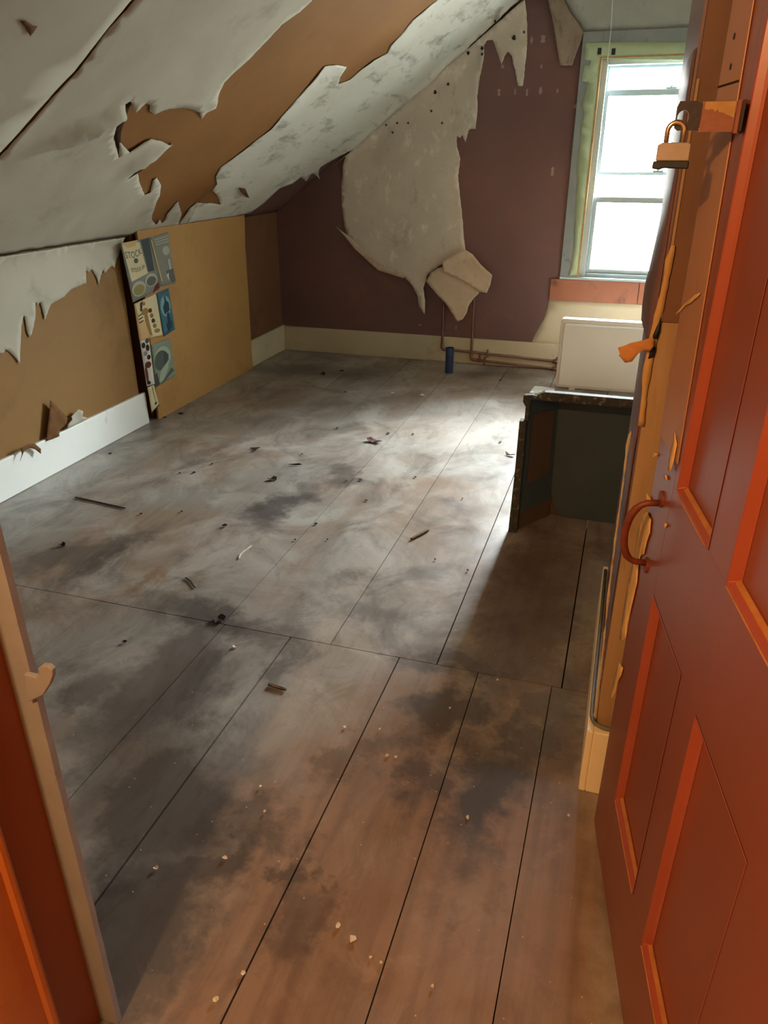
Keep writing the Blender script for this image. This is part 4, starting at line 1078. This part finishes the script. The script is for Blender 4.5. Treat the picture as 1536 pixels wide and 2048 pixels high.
# end plate with the slot
ho = on_y(1367, 229, hy)
def slot_plate(x0, x1, z0, z1, cx, cz, a, b, y0, y1, n=20):
    m_ = MB()
    inn = [(cx + a * math.cos(i * math.tau / n), cz + b * math.sin(i * math.tau / n)) for i in range(n)]
    outp = []
    for i in range(n):
        dx, dz = math.cos(i * math.tau / n), math.sin(i * math.tau / n)
        k_ = min(((x1 - cx) / dx) if dx > 1e-6 else 1e9, ((x0 - cx) / dx) if dx < -1e-6 else 1e9, ((z1 - cz) / dz) if dz > 1e-6 else 1e9, ((z0 - cz) / dz) if dz < -1e-6 else 1e9)
        outp.append((cx + dx * k_, cz + dz * k_))
    vs = [(x, y0, z) for x, z in inn] + [(x, y0, z) for x, z in outp] + [(x, y1, z) for x, z in inn] + [(x, y1, z) for x, z in outp]
    fs = []
    for i in range(n):
        j = (i + 1) % n
        fs += [(i, j, n + j, n + i), (2 * n + i, 3 * n + i, 3 * n + j, 2 * n + j), (i, 2 * n + i, 2 * n + j, j), (n + i, n + j, 3 * n + j, 3 * n + i)]
    return m_.add(vs, fs)
slot_plate(xe, xm, hz0 + 0.002, hz1 + 0.001, ho.x, ho.z - 0.004, 0.008, 0.0095, hy - 0.0012, hy + 0.0018).build('slotted_end', M['dark_steel'], t, label='dark slotted end plate')
MB().tube([(kx, hy, hz0 - 0.002), (kx, hy, hz1 + 0.001)], 0.0055, 12).build('knuckle', M['hasp_paint'], t)
MB().prism([(kx, hz0), (kx + 0.002, hz0), (kx + 0.002, hz1), (kx, hz1)], hy - 0.04, hy + 0.004, fr).build('fixing_leaf', M['dark_steel'], t)
# padlock
ly = 1.285
l0 = on_y(1316, 288, ly); l1 = on_y(1384, 290, ly); zb = on_y(1312, 338, ly).z
zt_ = l0.z; zm = on_y(1312, 322, ly).z
t = thing('padlock', 'closed padlock with black base hanging from the hasp on the door edge', 'padlock', ((l0.x + l1.x) / 2, ly + 0.013, zb))
xa_, xb_ = l0.x, l1.x - 0.001
m_ = MB().prism([(xa_, zm), (xb_, zm), (xb_, zt_), (xb_ - 0.004, zt_ + 0.002), (xa_ + 0.006, zt_ + 0.002), (xa_, zt_ - 0.001)], ly, ly + 0.026, fr)
m_.build('lock_body', M['brass_lock'], t, bevel=0.0015)
m_ = MB().prism([(xa_ - 0.004, zb), (xa_ + 0.006, zb - 0.001), (xa_ + 0.014, zb + 0.001), (xb_ + 0.001, zb), (xb_ + 0.001, zm), (xa_ - 0.003, zm)], ly - 0.0015, ly + 0.0275, fr)
m_.build('black_bumper', M['black_rubber'], t, bevel=0.002)
sx0, sx1 = xa_ + 0.011, xb_ - 0.012
cxs = (sx0 + sx1) / 2; rs_ = (sx1 - sx0) / 2
zs_ = ho.z - 0.010 - rs_
pth = [(sx0, ly + 0.013, zt_ - 0.004), (sx0, ly + 0.013, zs_)]
pth += [(cxs - rs_ * math.cos(math.pi * i / 10), ly + 0.013, zs_ + rs_ * math.sin(math.pi * i / 10)) for i in range(1, 10)]
pth += [(sx1, ly + 0.013, zs_), (sx1, ly + 0.013, zt_ - 0.004)]
MB().tube(pth, 0.0038, 12).build('shackle', M['steel'], t, smooth=True)

# ------------------------------------------------------------------ end of the partition beside the door
P_end = Plane((0, 1.638, 0), (1, 0, 0), (0, 0, 1))
MB().box(0.067, 0.19, 1.60, 1.64, 0.0, 1.20).build('trim_9', M['post'], kind='structure', bevel=0.002)
MB().box(0.069, 0.19, 1.60, 1.64, 1.20, ZT).build('trim_9', M['brown_wall'], kind='structure', bevel=0.002)
MB().box(0.069, 0.074, 1.597, 1.602, 1.20, 1.62).build('trim_9', M['post'], kind='structure')
P_post = Plane((0, 1.60, 0), (1, 0, 0), (0, 0, 1))
pe = [(1192, 1440), (1204, 1330), (1214, 1230), (1232, 1080), (1248, 960), (1256, 900), (1262, 860), (1256, 868), (1250, 900), (1244, 960), (1230, 1060), (1216, 1170), (1204, 1290), (1190, 1400), (1184, 1440)]
sheet('plaster_edge', P_post, [(x + 1, y) for x, y in pe], M['post_pale'], 'ragged pale plaster edge running down the bare post beside the door', 'plaster', lift=0.001, curl=0.003, jit=0.002, grid=0.02, thick=0.004, seed=40)
sheet('plaster_edge', P_post, [(1330, 520), (1326, 560), (1316, 600), (1302, 660), (1290, 720), (1282, 800), (1276, 850), (1288, 850), (1296, 770), (1306, 720), (1318, 660), (1330, 600), (1344, 530), (1350, 490), (1342, 490)], M['tan_torn'],
      'ragged tan board edge beside the door just above the curled orange scrap', 'plaster', lift=0.001, curl=0.003, jit=0.003, grid=0.02, thick=0.004, seed=41)
for pts, sd in (([(1322, 632), (1314, 650), (1306, 668), (1304, 676), (1315, 676), (1320, 660)], 42), ([(1308, 690), (1300, 700), (1296, 716), (1308, 712), (1312, 696)], 43)):
    sheet('dark_hole', P_post, pts, M['black_rubber'], 'dark broken hole in the tan board edge, %s of two' % ('upper' if sd == 42 else 'lower'), 'hole', lift=0.007, curl=0, jit=0.001, grid=0.02, thick=0.001, seed=sd, wave=0)
# orange paper scrap curling off the partition edge
P_sc = Plane((0, 1.585, 0), (1, 0, 0), (0, 0, 1))
sheet('paper_scrap', P_sc, [(1306, 672), (1282, 680), (1262, 684), (1248, 690), (1236, 694), (1240, 706), (1238, 710), (1250, 724), (1264, 722), (1276, 706), (1288, 698), (1300, 700), (1308, 690)], M['orange_torn'],
      'orange-tan torn paper scrap sticking out from the partition edge near the padlock', 'scrap', lift=0.001, curl=0.006, jit=0.0012, grid=0.012, seed=44)
# bulging maroon paper on the partition's room side
bulge = [(1356, 300), (1346, 345), (1330, 410), (1312, 480), (1298, 540), (1290, 570), (1285, 610), (1283, 640), (1290, 665), (1300, 690)]
mb = MB()
rows = []
for (x, y) in [(1392, 120), (1378, 190)] + bulge + [(1290, 730), (1280, 760), (1272, 800), (1262, 860), (1256, 920), (1246, 1000)]:
    pz_ = on_y(x, y, 1.85)
    xx = min(pz_.x, 0.058)
    z = pz_.z
    rows.append([(0.0625, 1.645, z), (0.062 + (xx - 0.062) * 0.55, 1.70, z), (xx, 1.85, z), (0.062 + (xx - 0.062) * 0.6, 2.05, z), (0.0625, 2.25, z)])
vs = [p for r_ in rows for p in r_]
fs = []
for i in range(len(rows) - 1):
    for j in range(4):
        fs.append((i * 5 + j, i * 5 + j + 1, i * 5 + 6 + j, i * 5 + 5 + j))
mb.add(vs, fs)
o = mb.build('hanging_wallpaper', M['maroon'], smooth=True)
so = o.modifiers.new('thickness', 'SOLIDIFY'); so.thickness = 0.0015; so.offset = 0
tag(o, 'maroon wallpaper bulging away from the partition beside the window', 'wallpaper')
# cable lying along the top of the short baseboard
t = MB()
cp = [(0.0545, 2.38, 0.2045), (0.0545, 2.0, 0.2045), (0.0535, 1.75, 0.2045), (0.054, 1.60, 0.2045), (0.062, 1.572, 0.2045), (0.085, 1.560, 0.2045), (0.12, 1.560, 0.2045), (0.17, 1.562, 0.2045)]
t.tube(bend(cp, 0.008, 3), 0.0055, 8)
tag(t.build('cable', M['cable'], smooth=True), 'grey cable lying along the top of the cream baseboard end by the door', 'cable')

# latch keeper on the beige door stop
P_k = Plane((0, 0.674, 0), (1, 0, 0), (0, 0, 1))
kp = [(58, 1402), (52, 1368), (50, 1346), (66, 1350), (74, 1352), (80, 1346), (79, 1334), (86, 1329), (98, 1330), (107, 1338), (108, 1350), (102, 1366), (92, 1382), (88, 1388), (72, 1396)]
m_ = MB().prism([P_k.px(*p) for p in kp], -0.0055, 0.003, lambda a, b, h: P_k.at(a, b, h))
tag(m_.build('latch_keeper', M['jamb_beige'], bevel=0.0015), 'beige painted hooked latch keeper fixed on the left door stop', 'latch')

# ------------------------------------------------------------------ litter on the floor
def flake(x, y, poly, mat, label, cat='flake', name='paint_flake', rot=0.0, h=0.0025, curl=0.004, sc=1.0, group=None):
    p = on_floor(x, y)
    m_ = MB()
    c, s = math.cos(rot), math.sin(rot)
    pts = [((a * c - b * s) * sc + p.x, (a * s + b * c) * sc + p.y) for a, b in poly]
    n = len(pts)
    cz = 0.0022
    vs, fs = [], []
    for lay in (0, h):
        for i, (a, b) in enumerate(pts):
            vs.append((a, b, cz + lay + curl * (0.5 + 0.5 * math.sin(i * 2.1 + x))))
    vs += [(p.x, p.y, cz), (p.x, p.y, cz + h)]
    for i in range(n):
        j = (i + 1) % n
        fs += [(i, j, n + j, n + i), (2 * n, j, i), (2 * n + 1, n + i, n + j)]
    m_.add(vs, fs)
    return tag(m_.build(name, M[mat]), label, cat, group)
def stick(xa, ya, xb, yb, r, mat, label, name='wood_splinter', cat='splinter', wob=0.0, group=None):
    a, b = on_floor(xa, ya), on_floor(xb, yb)
    d = (b - a); n = Vector((-d.y, d.x, 0)).normalized()
    w = r
    pts = []
    K = 8
    for i in range(K + 1):
        t_ = i / K
        ww = w * (0.35 + 0.65 * math.sin(math.pi * min(1, max(0.08, t_ * 0.9 + 0.08))) ** 0.5)
        off = n * wob * math.sin(t_ * 5)
        pts.append((a.lerp(b, t_) + off, ww))
    poly = [p + n * w_ for p, w_ in pts] + [p - n * w_ for p, w_ in reversed(pts)]
    m_ = MB().prism([(p.x, p.y) for p in poly], 0.0018, 0.0018 + r * 1.2, lambda a_, b_, h_: (a_, b_, h_))
    return tag(m_.build(name, M[mat]), label, cat, group)
def blob(n, r, seed):
    rd = random.Random(seed)
    return [(r * rd.uniform(0.55, 1.15) * math.cos(i * math.tau / n), r * rd.uniform(0.55, 1.15) * math.sin(i * math.tau / n)) for i in range(n)]
flake(748, 884, [(-0.05, 0.012), (-0.03, 0.03), (0.01, 0.022), (0.05, -0.004), (0.045, -0.02), (0.0, -0.026), (-0.035, -0.012)], 'chip_maroon', 'curled dark maroon flake in the middle of the bright floor', h=0.003, curl=0.016)
flake(507, 900, [(-0.03, 0.015), (0.03, 0.025), (0.028, -0.03), (0.018, 0.008)], 'chip_dark', 'dark bent triangular flake on the boards left of the middle', h=0.003, curl=0.012)
stick(822, 1080, 857, 1062, 0.006, 'stick', 'short mottled brown stick on the bright boards near the middle')
stick(151, 996, 251, 1018, 0.004, 'stick_dark', 'long thin dark splinter on the boards near white baseboard')
stick(537, 1371, 572, 1382, 0.005, 'stick', 'short flat brown stick just this side of the board joint')
stick(371, 1157, 392, 1176, 0.003, 'stick_dark', 'thin dark sliver left of the board ends, beyond the joint', wob=0.003)
stick(478, 1118, 500, 1092, 0.003, 'chip_white', 'pale bent sliver on the boards beyond the dark gaps', name='pale_sliver', cat='sliver', wob=0.006)
flake(1020, 911, [(-0.03, 0.02), (0.0, 0.002), (0.03, 0.0), (0.02, -0.012), (-0.02, -0.008)], 'chip_dark', 'dark pointed flake left of the green tub', curl=0.012)
flake(645, 749, blob(7, 0.03, 3), 'chip_dark', 'dark flake on the far boards left of the blue stub, larger of two', curl=0.012)
flake(684, 743, blob(6, 0.018, 4), 'chip_dark', 'dark flake on the far boards left of the blue stub, smaller of two', curl=0.008)
flake(545, 960, blob(7, 0.024, 5), 'chip_dark', 'dark flake beside the board gap left of maroon flake', curl=0.010)
flake(590, 931, [(-0.035, -0.004), (0.02, 0.014), (0.035, 0.012), (0.0, -0.006)], 'chip_dark', 'thin dark flake lying in the board gap left of maroon flake', curl=0.006)
flake(124, 1092, blob(7, 0.02, 7), 'chip_dark', 'dark curled flake on the boards near the left door jamb', curl=0.012)
flake(450, 1053, blob(6, 0.014, 8), 'chip_dark', 'dark crumb at the board gap above the pale bent sliver', curl=0.006)
flake(787, 788, blob(7, 0.018, 9), 'chip_white', 'white flake on the far boards, left of the pair below the blue stub', curl=0.008)
flake(845, 792, blob(7, 0.02, 10), 'chip_white', 'white flake on the far boards, right of the pair below the blue stub', curl=0.008)
flake(438, 1240, blob(8, 0.026, 11), 'chip_dark', 'dark crumbled lump in the gap where boards meet the joint', curl=0.010)
G = 'plaster crumbs scattered on the near boards'
for i, (x, y, r) in enumerate([(775, 1513, 0.006), (792, 1516, 0.005), (522, 1575, 0.005), (935, 1637, 0.006), (432, 2000, 0.008), (487, 1948, 0.007), (705, 1880, 0.009), (676, 1853, 0.008), (742, 1917, 0.004),
                               (690, 1455, 0.007), (900, 1418, 0.004), (1137, 1633, 0.004), (450, 1718, 0.006), (530, 1625, 0.004), (470, 1294, 0.010), (760, 1460, 0.004), (995, 1362, 0.004), (763, 1928, 0.004), (312, 1738, 0.006), (865, 1975, 0.004)]):
    flake(x, y, blob(7, r, 40 + i), 'chip_white', 'small pale plaster crumb lying on the near floorboards', cat='crumb', name='plaster_crumb', h=0.002, curl=0.003, group=G)
G = 'dark crumbs scattered on the far boards'
for i, (x, y, r) in enumerate([(675, 857, 0.010), (777, 868, 0.012), (826, 869, 0.009), (720, 961, 0.012), (693, 963, 0.007), (732, 1002, 0.009), (590, 1081, 0.006), (632, 1049, 0.010), (360, 947, 0.008), (388, 946, 0.012),
                               (282, 1029, 0.008), (1000, 761, 0.012), (925, 998, 0.006), (363, 1024, 0.006), (604, 909, 0.006), (220, 908, 0.010), (690, 785, 0.010), (935, 1142, 0.006), (870, 1120, 0.006), (655, 1080, 0.005), (830, 955, 0.008), (424, 929, 0.008), (1000, 885, 0.010), (250, 1285, 0.010), (362, 828, 0.02), (330, 836, 0.012)]):
    flake(x, y, blob(6, r, 90 + i), 'chip_dark', 'tiny dark crumb lying on the far floorboards', cat='crumb', name='dark_crumb', h=0.002, curl=0.003, group=G)
